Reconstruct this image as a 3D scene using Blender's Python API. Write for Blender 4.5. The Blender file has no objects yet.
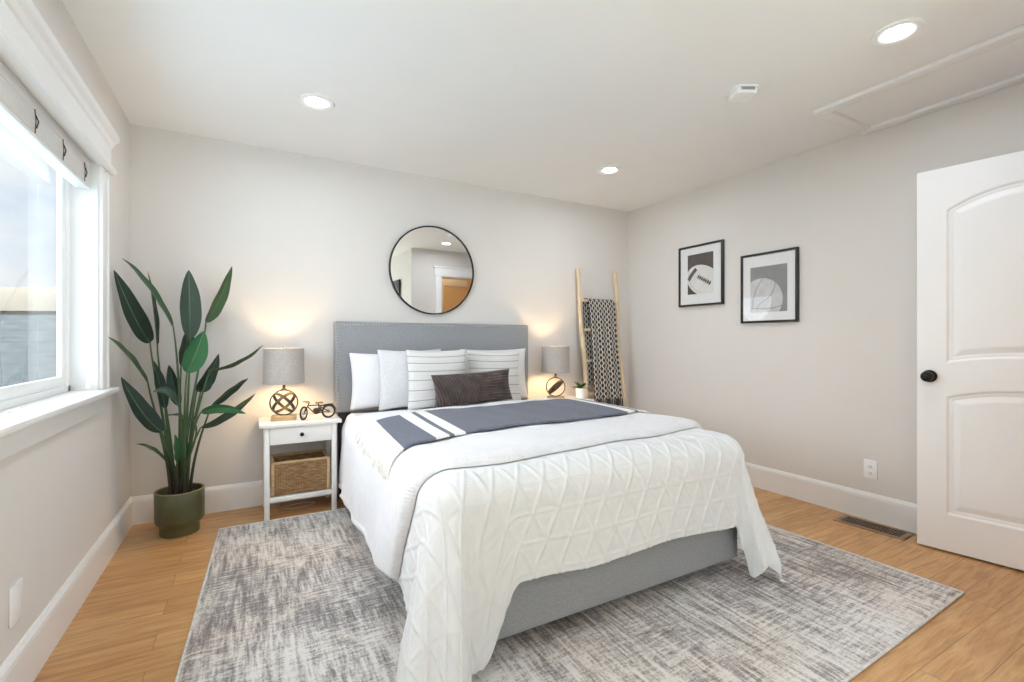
import bpy, bmesh, math, random
import numpy as np
from mathutils import Vector, Matrix
random.seed(7)
rng = np.random.default_rng(3)
S = bpy.context.scene
COL = S.collection
PI = math.pi

# ------------------------------------------------------------------ camera
cam_d = bpy.data.cameras.new('camera')
cam = bpy.data.objects.new('camera', cam_d)
COL.objects.link(cam)
cam_d.sensor_width = 36.0
cam_d.lens = 470.0 / 1024 * 36
cam_d.shift_y = -0.4 / 1024
cam_d.clip_start = 0.02
cam.location = (0, 0, 1.12)
cam.rotation_euler = (PI / 2, 0, -math.radians(29.14))
S.camera = cam

# ------------------------------------------------------------------ world, exposure
S.view_settings.view_transform = 'Standard'
S.view_settings.look = 'None'
S.view_settings.gamma = 1.0
S.view_settings.use_curve_mapping = False
S.view_settings.exposure = 0.33
S.cycles.caustics_reflective = False
S.cycles.max_bounces = 14
S.cycles.diffuse_bounces = 8
S.cycles.transparent_max_bounces = 16
SKY_GAIN = 10.0      # extra sky glow added as fill, behind the viewer's left shoulder
SKY_DIR = (-1.0, -0.22, 0.34)
SUN = 31.0
SKY_BASE = 0.90
LAMP_CEIL = 240.0    # ceiling lens radiance
LAMP_BULB = 150.0

W = bpy.data.worlds.new('sky')
S.world = W
W.use_nodes = True
wn = W.node_tree
for n in list(wn.nodes):
    wn.nodes.remove(n)


def N(nt, t, **kw):
    n = nt.nodes.new(t)
    for k, v in kw.items():
        if k.startswith('i_'):
            n.inputs[k[2:].replace('_', ' ')].default_value = v
        elif k.startswith('n_'):
            n.inputs[int(k[2:])].default_value = v
        else:
            setattr(n, k, v)
    return n


def LK(nt, a, b):
    nt.links.new(a, b)


def ramp(nt, src, stops, interp='LINEAR'):
    r = nt.nodes.new('ShaderNodeValToRGB')
    r.color_ramp.interpolation = interp
    while len(r.color_ramp.elements) < len(stops):
        r.color_ramp.elements.new(0.5)
    for e, (p, c) in zip(r.color_ramp.elements, stops):
        e.position = p
        e.color = (c[0], c[1], c[2], 1) if not isinstance(c, (int, float)) else (c, c, c, 1)
    if src is not None:
        nt.links.new(src, r.inputs[0])
    return r.outputs[0]


def math_(nt, op, a, b=None, c=None, clamp=False):
    m = nt.nodes.new('ShaderNodeMath')
    m.operation = op
    m.use_clamp = clamp
    for i, v in enumerate((a, b, c)):
        if v is None:
            continue
        if isinstance(v, (int, float)):
            m.inputs[i].default_value = v
        else:
            nt.links.new(v, m.inputs[i])
    return m.outputs[0]


def mixc(nt, f, a, b, blend='MIX'):
    m = nt.nodes.new('ShaderNodeMix')
    m.data_type = 'RGBA'
    m.blend_type = blend
    for i, v in ((0, f), (6, a), (7, b)):
        if isinstance(v, (int, float)):
            m.inputs[i].default_value = v
        elif isinstance(v, (tuple, list)):
            m.inputs[i].default_value = (v[0], v[1], v[2], 1)
        else:
            nt.links.new(v, m.inputs[i])
    return m.outputs[2]


def mapping(nt, src, scale=(1, 1, 1), loc=(0, 0, 0), rot=(0, 0, 0)):
    m = nt.nodes.new('ShaderNodeMapping')
    m.inputs['Scale'].default_value = scale
    m.inputs['Location'].default_value = loc
    m.inputs['Rotation'].default_value = rot
    nt.links.new(src, m.inputs['Vector'])
    return m.outputs[0]


def noise(nt, vec, scale, detail=4, rough=0.55, dist=0.0):
    n = nt.nodes.new('ShaderNodeTexNoise')
    n.inputs['Scale'].default_value = scale
    n.inputs['Detail'].default_value = detail
    n.inputs['Roughness'].default_value = rough
    n.inputs['Distortion'].default_value = dist
    if vec is not None:
        nt.links.new(vec, n.inputs['Vector'])
    return n.outputs['Fac']


def sky():
    tc = N(wn, 'ShaderNodeTexCoord')
    v = tc.outputs['Generated']
    cl = noise(wn, mapping(wn, v, (1.0, 1.0, 2.2)), 3.2, 7, 0.6, 0.4)
    col = ramp(wn, cl, [(0.34, (0.66, 0.77, 0.94)), (0.46, (0.86, 0.91, 0.98)), (0.58, (0.97, 0.985, 1.0))])
    d = N(wn, 'ShaderNodeVectorMath', operation='DOT_PRODUCT')
    LK(wn, v, d.inputs[0])
    sd = Vector(SKY_DIR).normalized()
    d.inputs[1].default_value = sd
    g = math_(wn, 'MAXIMUM', d.outputs['Value'], 0.0)
    g = math_(wn, 'POWER', g, 3.0)
    st = math_(wn, 'MULTIPLY_ADD', g, SKY_GAIN, SKY_BASE)
    bg = N(wn, 'ShaderNodeBackground')
    LK(wn, col, bg.inputs['Color'])
    LK(wn, st, bg.inputs['Strength'])
    o = N(wn, 'ShaderNodeOutputWorld')
    LK(wn, bg.outputs[0], o.inputs['Surface'])


sky()
sun_d = bpy.data.lights.new('sun', 'SUN')
sun_d.energy = SUN
sun_d.angle = math.radians(3)
sun_d.color = (0.47, 0.75, 1.0)
sun = bpy.data.objects.new('sun', sun_d)
COL.objects.link(sun)
sun.rotation_euler = Vector((-0.12, 0.70, -0.75)).to_track_quat('-Z', 'Y').to_euler()

# ------------------------------------------------------------------ materials
MATS = {}


def newmat(name):
    m = bpy.data.materials.new(name)
    m.use_nodes = True
    nt = m.node_tree
    b = nt.nodes['Principled BSDF']
    MATS[name] = m
    return m, nt, b


def bump(nt, b, h, strength=0.3, dist=0.01):
    n = nt.nodes.new('ShaderNodeBump')
    n.inputs['Strength'].default_value = strength
    n.inputs['Distance'].default_value = dist
    nt.links.new(h, n.inputs['Height'])
    nt.links.new(n.outputs[0], b.inputs['Normal'])


def plain(name, col, rough=0.5, metal=0.0, var=0.04, nscale=18, bmp=0.0, bscale=200, spec=0.5, sheen=0.0, stretch=(1, 1, 1)):
    m, nt, b = newmat(name)
    tc = N(nt, 'ShaderNodeTexCoord').outputs['Object']
    tc = mapping(nt, tc, stretch)
    n = noise(nt, tc, nscale, 4)
    lo = tuple(max(0, c * (1 - var)) for c in col)
    hi = tuple(min(1, c * (1 + var)) for c in col)
    LK(nt, ramp(nt, n, [(0.3, lo), (0.7, hi)]), b.inputs['Base Color'])
    b.inputs['Roughness'].default_value = rough
    b.inputs['Metallic'].default_value = metal
    b.inputs['Specular IOR Level'].default_value = spec
    if sheen:
        b.inputs['Sheen Weight'].default_value = sheen
    if bmp:
        bump(nt, b, noise(nt, tc, bscale, 3), bmp, 0.002)
    return m


def woven(name, c1, c2, scale=260, rough=0.9, bmp=0.4, melange=0.5):
    m, nt, b = newmat(name)
    tc = N(nt, 'ShaderNodeTexCoord').outputs['Object']
    n1 = noise(nt, mapping(nt, tc, (1, 1, 0.25)), scale, 2)
    n2 = noise(nt, mapping(nt, tc, (0.2, 0.2, 1)), scale, 2)
    s = math_(nt, 'MULTIPLY_ADD', n1, 0.5, math_(nt, 'MULTIPLY', n2, 0.5))
    LK(nt, ramp(nt, s, [(0.5 - 0.2 * melange, c1), (0.5 + 0.2 * melange, c2)]), b.inputs['Base Color'])
    b.inputs['Roughness'].default_value = rough
    b.inputs['Specular IOR Level'].default_value = 0.2
    b.inputs['Sheen Weight'].default_value = 0.15
    bump(nt, b, s, bmp, 0.002)
    return m


plain('wall_paint', (0.72, 0.682, 0.645), 0.85, var=0.012, nscale=2, bmp=0.12, bscale=160, spec=0.25)
plain('ceiling_paint', (0.855, 0.853, 0.85), 0.9, var=0.01, nscale=2, bmp=0.08, bscale=120, spec=0.2)
plain('trim_paint', (0.83, 0.82, 0.81), 0.38, var=0.01, nscale=3)
plain('door_paint', (0.86, 0.857, 0.853), 0.4, var=0.01, nscale=3)
plain('hall_paint', (0.66, 0.50, 0.30), 0.85, var=0.02, nscale=2)
plain('white_plastic', (0.88, 0.88, 0.875), 0.35, var=0.01)
plain('white_lacquer', (0.82, 0.81, 0.79), 0.32, var=0.015, nscale=6)
plain('black_metal', (0.018, 0.017, 0.017), 0.38, 0.6, var=0.2)
plain('bronze_metal', (0.075, 0.055, 0.042), 0.45, 0.7, var=0.35, nscale=30)
plain('black_plastic', (0.012, 0.012, 0.013), 0.3, var=0.1)
plain('vent_bronze', (0.34, 0.235, 0.165), 0.45, 0.4, var=0.15)
plain('dark_slot', (0.012, 0.010, 0.009), 0.8)
plain('nickel', (0.42, 0.41, 0.40), 0.35, 0.85, var=0.15)
plain('white_linen', (0.77, 0.765, 0.775), 0.9, var=0.015, nscale=8, bmp=0.2, bscale=400, spec=0.2, sheen=0.1)
plain('black_frame', (0.016, 0.012, 0.010), 0.35, var=0.2)
plain('mat_board', (0.82, 0.815, 0.80), 0.8, var=0.01)


def m_stem():
    m, nt, b = newmat('stem_green')
    tc = N(nt, 'ShaderNodeTexCoord').outputs['Object']
    sp = N(nt, 'ShaderNodeSeparateXYZ')
    LK(nt, tc, sp.inputs[0])
    n = noise(nt, tc, 14, 3)
    z = math_(nt, 'MULTIPLY_ADD', n, 0.16, sp.outputs[2])
    LK(nt, ramp(nt, z, [(0.30, (0.028, 0.022, 0.014)), (0.46, (0.030, 0.045, 0.018)), (0.62, (0.055, 0.105, 0.042))]), b.inputs['Base Color'])
    b.inputs['Roughness'].default_value = 0.5


m_stem()
plain('stem_brown', (0.045, 0.032, 0.020), 0.6, var=0.3, nscale=12)
plain('soil', (0.05, 0.036, 0.025), 0.95, var=0.5, nscale=60, bmp=0.8, bscale=90)
plain('pot_glaze', (0.080, 0.082, 0.036), 0.3, var=0.22, nscale=9)
plain('pot_rim', (0.26, 0.22, 0.12), 0.5, var=0.1)
plain('tan_leather', (0.36, 0.17, 0.08), 0.5, var=0.15)
plain('tire_rubber', (0.014, 0.014, 0.014), 0.7)
plain('clear_cord', (0.75, 0.73, 0.70), 0.4)
plain('brass', (0.55, 0.42, 0.22), 0.35, 0.8)
plain('blind_white', (0.78, 0.77, 0.75), 0.45, var=0.02, nscale=8)
plain('ground_concrete', (0.42, 0.415, 0.40), 0.95, var=0.15, nscale=1.5)
plain('siding_tan_shaded', (0.145, 0.092, 0.056), 0.85, var=0.05, nscale=2)  # tan darkened and warmed to offset the strong blue sun; shade in the colour
plain('light_wood', (0.70, 0.55, 0.37), 0.6, var=0.16, nscale=10, stretch=(6, 6, 0.6))
plain('oak_block', (0.50, 0.35, 0.19), 0.6, var=0.2, nscale=22, stretch=(0.5, 5, 5))
woven('grey_fabric', (0.255, 0.262, 0.275), (0.335, 0.342, 0.355), 420, bmp=0.3)
woven('pillow_grey', (0.60, 0.60, 0.61), (0.69, 0.69, 0.70), 220, bmp=0.25)
woven('pillow_cream', (0.70, 0.68, 0.65), (0.78, 0.76, 0.73), 220, bmp=0.25)
woven('shade_fabric_base', (0.33, 0.31, 0.295), (0.42, 0.395, 0.375), 300, bmp=0.2)
woven('fringe_cream', (0.62, 0.60, 0.53), (0.78, 0.76, 0.70), 160, bmp=0.3)


def m_floor():
    m, nt, b = newmat('oak_floor')
    tc = N(nt, 'ShaderNodeTexCoord').outputs['Object']
    br = N(nt, 'ShaderNodeTexBrick')
    br.offset = 0.37
    br.offset_frequency = 2
    br.inputs['Color1'].default_value = (0.0, 0.0, 0.0, 1)
    br.inputs['Color2'].default_value = (1, 1, 1, 1)
    br.inputs['Mortar'].default_value = (0.5, 0.5, 0.5, 1)
    br.inputs['Scale'].default_value = 1.0
    br.inputs['Mortar Size'].default_value = 0.0011
    br.inputs['Mortar Smooth'].default_value = 0.1
    br.inputs['Brick Width'].default_value = 1.15
    br.inputs['Row Height'].default_value = 0.127
    LK(nt, mapping(nt, tc, (1, 1, 1), (0.31, 0.04, 0)), br.inputs['Vector'])
    sepv = N(nt, 'ShaderNodeSeparateColor')
    LK(nt, br.outputs['Color'], sepv.inputs[0])
    pv = sepv.outputs[0]
    # per-plank shift of the grain
    cmb = N(nt, 'ShaderNodeCombineXYZ')
    LK(nt, math_(nt, 'MULTIPLY', pv, 7.0), cmb.inputs[0])
    LK(nt, math_(nt, 'MULTIPLY', pv, 3.0), cmb.inputs[1])
    va = N(nt, 'ShaderNodeVectorMath', operation='ADD')
    LK(nt, tc, va.inputs[0])
    LK(nt, cmb.outputs[0], va.inputs[1])
    g1 = noise(nt, mapping(nt, va.outputs[0], (1.2, 14, 1)), 3.0, 6, 0.6, 0.8)
    g2 = noise(nt, mapping(nt, va.outputs[0], (2.5, 75, 1)), 4.0, 4, 0.6)
    g3 = noise(nt, mapping(nt, va.outputs[0], (1.0, 3, 1)), 1.6, 3)
    base = ramp(nt, g1, [(0.28, (0.42, 0.22, 0.085)), (0.5, (0.58, 0.335, 0.145)), (0.72, (0.68, 0.42, 0.20))])
    fine = ramp(nt, g2, [(0.35, (0.84, 0.80, 0.76)), (0.6, (1, 1, 1))])
    c = mixc(nt, 1.0, base, fine, 'MULTIPLY')
    tint = ramp(nt, pv, [(0.0, (0.88, 0.84, 0.80)), (0.5, (1.0, 1.0, 1.0)), (1.0, (1.10, 1.08, 1.05))])
    c = mixc(nt, 0.85, c, tint, 'MULTIPLY')
    warm = ramp(nt, g3, [(0.35, (1.0, 0.93, 0.86)), (0.65, (1.0, 1.03, 1.06))])
    c = mixc(nt, 0.8, c, warm, 'MULTIPLY')
    c = mixc(nt, math_(nt, 'MULTIPLY', br.outputs['Fac'], 0.75), c, (0.11, 0.055, 0.022))
    LK(nt, c, b.inputs['Base Color'])
    LK(nt, ramp(nt, g1, [(0.3, 0.42), (0.7, 0.34)]), b.inputs['Roughness'])
    h = math_(nt, 'SUBTRACT', math_(nt, 'MULTIPLY', g2, 0.15), br.outputs['Fac'])
    bump(nt, b, h, 0.15, 0.002)


m_floor()


def m_rug():
    m, nt, b = newmat('rug_pile')
    tc = N(nt, 'ShaderNodeTexCoord').outputs['Object']
    st1 = noise(nt, mapping(nt, tc, (66, 6.5, 1)), 1.0, 4, 0.62, 0.25)       # streaks along the bed
    st2 = noise(nt, mapping(nt, tc, (10, 68, 1), (3, 1, 0)), 1.0, 4, 0.62, 0.25)  # cross streaks
    wide = noise(nt, mapping(nt, tc, (30, 3.2, 1), (1, 7, 0)), 1.0, 3, 0.55, 0.3)
    msk = noise(nt, tc, 2.6, 3, 0.55, 0.6)
    msk = ramp(nt, msk, [(0.44, 0.30), (0.60, 0.66)])
    sep = N(nt, 'ShaderNodeSeparateColor')
    LK(nt, msk, sep.inputs[0])
    mk = sep.outputs[0]
    s = math_(nt, 'ADD', math_(nt, 'MULTIPLY', st1, math_(nt, 'SUBTRACT', 1.0, mk)), math_(nt, 'MULTIPLY', st2, mk))
    s = math_(nt, 'MULTIPLY_ADD', math_(nt, 'SUBTRACT', s, 0.5), 1.45, 0.5)
    big = noise(nt, mapping(nt, tc, (1.3, 0.9, 1), (5, 2, 0)), 1.7, 4, 0.6, 0.8)
    spk = noise(nt, tc, 110, 2, 0.6)
    v = math_(nt, 'ADD', s, math_(nt, 'MULTIPLY', math_(nt, 'SUBTRACT', big, 0.5), 0.62))
    v = math_(nt, 'ADD', v, math_(nt, 'MULTIPLY', math_(nt, 'SUBTRACT', wide, 0.5), 0.55))
    v = math_(nt, 'ADD', v, math_(nt, 'MULTIPLY', math_(nt, 'SUBTRACT', spk, 0.5), 0.50))
    c = ramp(nt, v, [(0.27, (0.205, 0.19, 0.188)), (0.385, (0.315, 0.292, 0.286)), (0.465, (0.425, 0.397, 0.38)), (0.55, (0.575, 0.543, 0.515)), (0.67, (0.70, 0.675, 0.645))])
    wm = noise(nt, mapping(nt, tc, (1, 1.4, 1), (9, 4, 0)), 1.3, 3, 0.5)
    c = mixc(nt, ramp(nt, wm, [(0.45, 0.0), (0.65, 0.55)]), c, mixc(nt, 1.0, c, (1.04, 0.94, 0.87), 'MULTIPLY'))
    LK(nt, c, b.inputs['Base Color'])
    b.inputs['Roughness'].default_value = 0.95
    b.inputs['Specular IOR Level'].default_value = 0.1
    b.inputs['Sheen Weight'].default_value = 0.1
    bump(nt, b, math_(nt, 'ADD', s, math_(nt, 'MULTIPLY', spk, 0.6)), 0.5, 0.006)


m_rug()
plain('rug_edge', (0.60, 0.575, 0.55), 0.9, var=0.2, nscale=60)


def m_uvcloth(name, fn, rough=0.9, b_s=0.4, b_d=0.003):
    m, nt, b = newmat(name)
    uv = N(nt, 'ShaderNodeUVMap').outputs[0]
    sp = N(nt, 'ShaderNodeSeparateXYZ')
    LK(nt, uv, sp.inputs[0])
    c, h = fn(nt, uv, sp.outputs[0], sp.outputs[1])
    if isinstance(c, tuple):
        b.inputs['Base Color'].default_value = (*c, 1)
    else:
        LK(nt, c, b.inputs['Base Color'])
    b.inputs['Roughness'].default_value = rough
    b.inputs['Specular IOR Level'].default_value = 0.2
    b.inputs['Sheen Weight'].default_value = 0.12
    if h is not None:
        bump(nt, b, h, b_s, b_d)
    return m


def f_quilt(nt, uv, u, v):
    rib = math_(nt, 'SINE', math_(nt, 'MULTIPLY', v, 2 * PI / 0.0075))
    n = noise(nt, uv, 30, 4)
    c = ramp(nt, n, [(0.3, (0.645, 0.65, 0.655)), (0.7, (0.69, 0.695, 0.70))])
    return c, math_(nt, 'MULTIPLY_ADD', rib, 0.35, n)


def f_waffle(nt, uv, u, v):
    a = math_(nt, 'SINE', math_(nt, 'MULTIPLY', u, 2 * PI / 0.011))
    c_ = math_(nt, 'SINE', math_(nt, 'MULTIPLY', v, 2 * PI / 0.011))
    n = noise(nt, uv, 26, 4)
    h = math_(nt, 'MULTIPLY_ADD', math_(nt, 'MAXIMUM', a, c_), 0.5, n)
    return ramp(nt, n, [(0.3, (0.74, 0.735, 0.76)), (0.7, (0.79, 0.785, 0.81))]), h


def f_throw(nt, uv, u, v):
    # u = metres from the left (fringed) hem, v = across
    n = noise(nt, mapping(nt, uv, (40, 300, 1)), 1.0, 3)
    n2 = noise(nt, mapping(nt, uv, (420, 420, 1)), 1.0, 2)
    s = math_(nt, 'MULTIPLY_ADD', n, 0.6, math_(nt, 'MULTIPLY', n2, 0.4))
    blue = ramp(nt, s, [(0.38, (0.068, 0.075, 0.105)), (0.62, (0.155, 0.165, 0.21))])
    white = ramp(nt, s, [(0.35, (0.70, 0.69, 0.67)), (0.65, (0.80, 0.79, 0.78))])
    L = 1.50

    def band(a, b_):
        x = math_(nt, 'GREATER_THAN', u, a)
        y = math_(nt, 'LESS_THAN', u, b_)
        return math_(nt, 'MULTIPLY', x, y)
    w = band(0.150, 0.222)
    for a, b_ in ((0.250, 0.312), (L - 0.150, L - 0.090), (L - 0.062, L + 0.01)):
        w = math_(nt, 'MAXIMUM', w, band(a, b_))
    return mixc(nt, w, blue, white), s


def f_ladder_blanket(nt, uv, u, v):
    uu = math_(nt, 'PINGPONG', math_(nt, 'DIVIDE', u, 0.026), 1.0)
    vv = math_(nt, 'PINGPONG', math_(nt, 'DIVIDE', v, 0.026), 1.0)
    sm = N(nt, 'ShaderNodeMapRange', interpolation_type='SMOOTHERSTEP')
    LK(nt, vv, sm.inputs[0])
    line = math_(nt, 'MULTIPLY_ADD', sm.outputs[0], 0.46, 0.27)
    d = math_(nt, 'ABSOLUTE', math_(nt, 'SUBTRACT', uu, line))
    w = math_(nt, 'LESS_THAN', d, 0.19)
    n = noise(nt, uv, 300, 2)
    dark = ramp(nt, n, [(0.3, (0.030, 0.026, 0.026)), (0.7, (0.075, 0.062, 0.060))])
    light = ramp(nt, n, [(0.3, (0.58, 0.53, 0.46)), (0.7, (0.74, 0.69, 0.61))])
    return mixc(nt, w, dark, light), n


def f_stripe(nt, uv, u, v):
    n = noise(nt, mapping(nt, uv, (60, 260, 1)), 1.0, 3)
    base = ramp(nt, n, [(0.3, (0.64, 0.625, 0.60)), (0.7, (0.73, 0.715, 0.69))])
    # slightly darker soft ribs plus a few thin charcoal lines
    rib = math_(nt, 'SINE', math_(nt, 'MULTIPLY', v, 2 * PI / 0.021))
    c = mixc(nt, math_(nt, 'MULTIPLY', math_(nt, 'GREATER_THAN', rib, 0.55), 0.22), base, (0.55, 0.53, 0.50))
    w = None
    for y in (0.062, 0.135, 0.205, 0.268, 0.325, 0.372):
        d = math_(nt, 'LESS_THAN', math_(nt, 'ABSOLUTE', math_(nt, 'SUBTRACT', v, y)), 0.0026)
        w = d if w is None else math_(nt, 'MAXIMUM', w, d)
    c = mixc(nt, math_(nt, 'MULTIPLY', w, 0.85), c, (0.22, 0.22, 0.23))
    return c, math_(nt, 'MULTIPLY_ADD', rib, 0.3, n)


def f_lumbar(nt, uv, u, v):
    # pleated velvet: diagonal tucks on the left part, level tucks on the right
    w = noise(nt, uv, 6, 2)
    a = math_(nt, 'SINE', math_(nt, 'ADD', math_(nt, 'MULTIPLY', math_(nt, 'MULTIPLY_ADD', v, 0.35, u), 2 * PI / 0.022), math_(nt, 'MULTIPLY', w, 5.0)))
    b_ = math_(nt, 'SINE', math_(nt, 'ADD', math_(nt, 'MULTIPLY', v, 2 * PI / 0.020), math_(nt, 'MULTIPLY', w, 5.0)))
    s = math_(nt, 'GREATER_THAN', u, 0.33)
    h = math_(nt, 'ADD', math_(nt, 'MULTIPLY', a, math_(nt, 'SUBTRACT', 1.0, s)), math_(nt, 'MULTIPLY', b_, s))
    n = noise(nt, uv, 14, 4)
    k = math_(nt, 'MULTIPLY_ADD', h, 0.10, n)
    c = ramp(nt, k, [(0.3, (0.050, 0.034, 0.032)), (0.7, (0.120, 0.088, 0.082))])
    return c, h


def f_leaf(tone):
    pal = [((0.022, 0.058, 0.022), (0.050, 0.105, 0.042)), ((0.008, 0.022, 0.014), (0.020, 0.046, 0.028)),
           ((0.026, 0.046, 0.030), (0.048, 0.080, 0.052)), ((0.012, 0.075, 0.024), (0.034, 0.145, 0.050))][tone]

    def f(nt, uv, u, v):
        n = noise(nt, mapping(nt, uv, (6, 90, 1)), 1.0, 3)
        c = ramp(nt, n, [(0.3, pal[0]), (0.7, pal[1])])
        mid = math_(nt, 'LESS_THAN', math_(nt, 'ABSOLUTE', math_(nt, 'SUBTRACT', v, 0.5)), 0.024)
        c = mixc(nt, math_(nt, 'MULTIPLY', mid, 0.7), c, (0.22, 0.32, 0.16))
        return c, n
    return f


def f_basket(nt, uv, u, v):
    br = N(nt, 'ShaderNodeTexBrick')
    br.inputs['Scale'].default_value = 1.0
    br.inputs['Brick Width'].default_value = 0.030
    br.inputs['Row Height'].default_value = 0.0085
    br.inputs['Mortar Size'].default_value = 0.0012
    br.inputs['Color1'].default_value = (0, 0, 0, 1)
    br.inputs['Color2'].default_value = (1, 1, 1, 1)
    LK(nt, uv, br.inputs['Vector'])
    n = noise(nt, mapping(nt, uv, (30, 160, 1)), 1.0, 3)
    k = mixc(nt, 0.5, br.outputs['Color'], n)
    c = ramp(nt, k, [(0.15, (0.22, 0.115, 0.050)), (0.5, (0.38, 0.22, 0.105)), (0.85, (0.52, 0.34, 0.18))])
    c = mixc(nt, math_(nt, 'MULTIPLY', br.outputs['Fac'], 0.6), c, (0.10, 0.05, 0.022))
    return c, math_(nt, 'SUBTRACT', n, br.outputs['Fac'])


m_uvcloth('quilt_white', f_quilt, b_s=0.25, b_d=0.0015)
m_uvcloth('waffle_white', f_waffle, b_s=0.6, b_d=0.004)
m_uvcloth('throw_weave', f_throw, b_s=0.5, b_d=0.003)
m_uvcloth('ladder_weave', f_ladder_blanket)
m_uvcloth('stripe_linen', f_stripe, b_s=0.35)
m_uvcloth('lumbar_velvet', f_lumbar, rough=0.7, b_s=0.7, b_d=0.006)
for k in range(4):
    m_uvcloth('leaf_%d' % k, f_leaf(k), rough=0.5, b_s=0.2)
    MATS['leaf_%d' % k].node_tree.nodes['Principled BSDF'].inputs['Specular IOR Level'].default_value = 0.35
    MATS['leaf_%d' % k].node_tree.nodes['Principled BSDF'].inputs['Sheen Weight'].default_value = 0.0
m_uvcloth('basket_weave', f_basket, rough=0.7, b_s=0.8, b_d=0.004)


def m_shade():
    m, nt, b = newmat('lamp_shade_fabric')
    tc = N(nt, 'ShaderNodeTexCoord').outputs['Object']
    n = noise(nt, mapping(nt, tc, (1, 1, 0.2)), 320, 2)
    n2 = noise(nt, mapping(nt, tc, (0.2, 0.2, 1)), 320, 2)
    s = math_(nt, 'MULTIPLY_ADD', n, 0.5, math_(nt, 'MULTIPLY', n2, 0.5))
    c = ramp(nt, s, [(0.4, (0.40, 0.375, 0.35)), (0.6, (0.50, 0.47, 0.44))])
    LK(nt, c, b.inputs['Base Color'])
    b.inputs['Roughness'].default_value = 0.9
    tr = N(nt, 'ShaderNodeBsdfTranslucent')
    LK(nt, c, tr.inputs['Color'])
    mx = N(nt, 'ShaderNodeMixShader')
    mx.inputs[0].default_value = 0.10
    LK(nt, b.outputs[0], mx.inputs[1])
    LK(nt, tr.outputs[0], mx.inputs[2])
    LK(nt, mx.outputs[0], nt.nodes['Material Output'].inputs['Surface'])


m_shade()


def m_emit(name, col, strength):
    m, nt, b = newmat(name)
    b.inputs['Base Color'].default_value = (0.9, 0.9, 0.9, 1)
    b.inputs['Emission Color'].default_value = (*col, 1)
    b.inputs['Emission Strength'].default_value = strength


m_emit('lens_glow', (0.82, 0.90, 1.0), LAMP_CEIL)
m_emit('bulb_glow', (1.0, 0.69, 0.35), LAMP_BULB)


def m_glass(name, tint):
    m, nt, b = newmat(name)
    g = N(nt, 'ShaderNodeBsdfGlossy')
    g.inputs['Roughness'].default_value = 0.02
    t = N(nt, 'ShaderNodeBsdfTransparent')
    t.inputs['Color'].default_value = (*tint, 1)
    f = N(nt, 'ShaderNodeFresnel')
    f.inputs['IOR'].default_value = 1.45
    mx = N(nt, 'ShaderNodeMixShader')
    ge = N(nt, 'ShaderNodeNewGeometry')
    front = math_(nt, 'SUBTRACT', 1.0, ge.outputs['Backfacing'])
    LK(nt, math_(nt, 'MULTIPLY', f.outputs[0], front, clamp=True), mx.inputs[0])
    LK(nt, t.outputs[0], mx.inputs[1])
    LK(nt, g.outputs[0], mx.inputs[2])
    LK(nt, mx.outputs[0], nt.nodes['Material Output'].inputs['Surface'])


m_glass('window_glass', (0.94, 0.96, 0.96))
m_glass('picture_glass', (0.99, 0.99, 0.99))


def m_mirror():
    m, nt, b = newmat('mirror_silver')
    b.inputs['Base Color'].default_value = (0.88, 0.88, 0.87, 1)
    b.inputs['Metallic'].default_value = 1.0
    b.inputs['Roughness'].default_value = 0.0


m_mirror()


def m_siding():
    m, nt, b = newmat('siding_grey_shaded')
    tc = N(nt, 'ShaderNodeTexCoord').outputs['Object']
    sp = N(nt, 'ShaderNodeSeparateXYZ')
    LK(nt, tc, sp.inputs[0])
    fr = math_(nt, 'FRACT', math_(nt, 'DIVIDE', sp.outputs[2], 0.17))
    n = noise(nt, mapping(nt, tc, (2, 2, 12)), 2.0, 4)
    c = ramp(nt, n, [(0.3, (0.040, 0.031, 0.024)), (0.7, (0.078, 0.062, 0.049))])  # darkened, warmed base puts the wall's shade into the colour
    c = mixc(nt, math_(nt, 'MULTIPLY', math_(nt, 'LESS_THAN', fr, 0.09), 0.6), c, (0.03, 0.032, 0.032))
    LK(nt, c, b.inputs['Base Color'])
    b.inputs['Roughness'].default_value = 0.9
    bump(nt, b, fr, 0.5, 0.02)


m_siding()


# ------------------------------------------------------------------ mesh helpers
def mesh_obj(name, verts, faces, mat, parent=None, smooth=False, uvs=None, mats=None, fmi=None):
    me = bpy.data.meshes.new(name)
    me.from_pydata([tuple(v) for v in verts], [], faces)
    me.update()
    for mm in (mats or [mat]):
        me.materials.append(MATS[mm])
    if fmi:
        for p, i in zip(me.polygons, fmi):
            p.material_index = i
    if uvs is not None:
        l = me.uv_layers.new(name='UVMap')
        idx = np.empty(len(me.loops), dtype=np.int32)
        me.loops.foreach_get('vertex_index', idx)
        l.data.foreach_set('uv', np.asarray(uvs, dtype=np.float32)[idx].ravel())
    if smooth:
        for p in me.polygons:
            p.use_smooth = True
    o = bpy.data.objects.new(name, me)
    COL.objects.link(o)
    if parent is not None:
        o.parent = parent
    return o


def bm_obj(name, bm, mat, parent=None, smooth=False, loc=None):
    me = bpy.data.meshes.new(name)
    bmesh.ops.recalc_face_normals(bm, faces=bm.faces[:])
    bm.to_mesh(me)
    bm.free()
    me.materials.append(MATS[mat])
    if smooth:
        for p in me.polygons:
            p.use_smooth = True
        me.set_sharp_from_angle(angle=math.radians(38))
    o = bpy.data.objects.new(name, me)
    COL.objects.link(o)
    if parent is not None:
        o.parent = parent
    if loc is not None:
        o.location = loc
    return o


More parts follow.
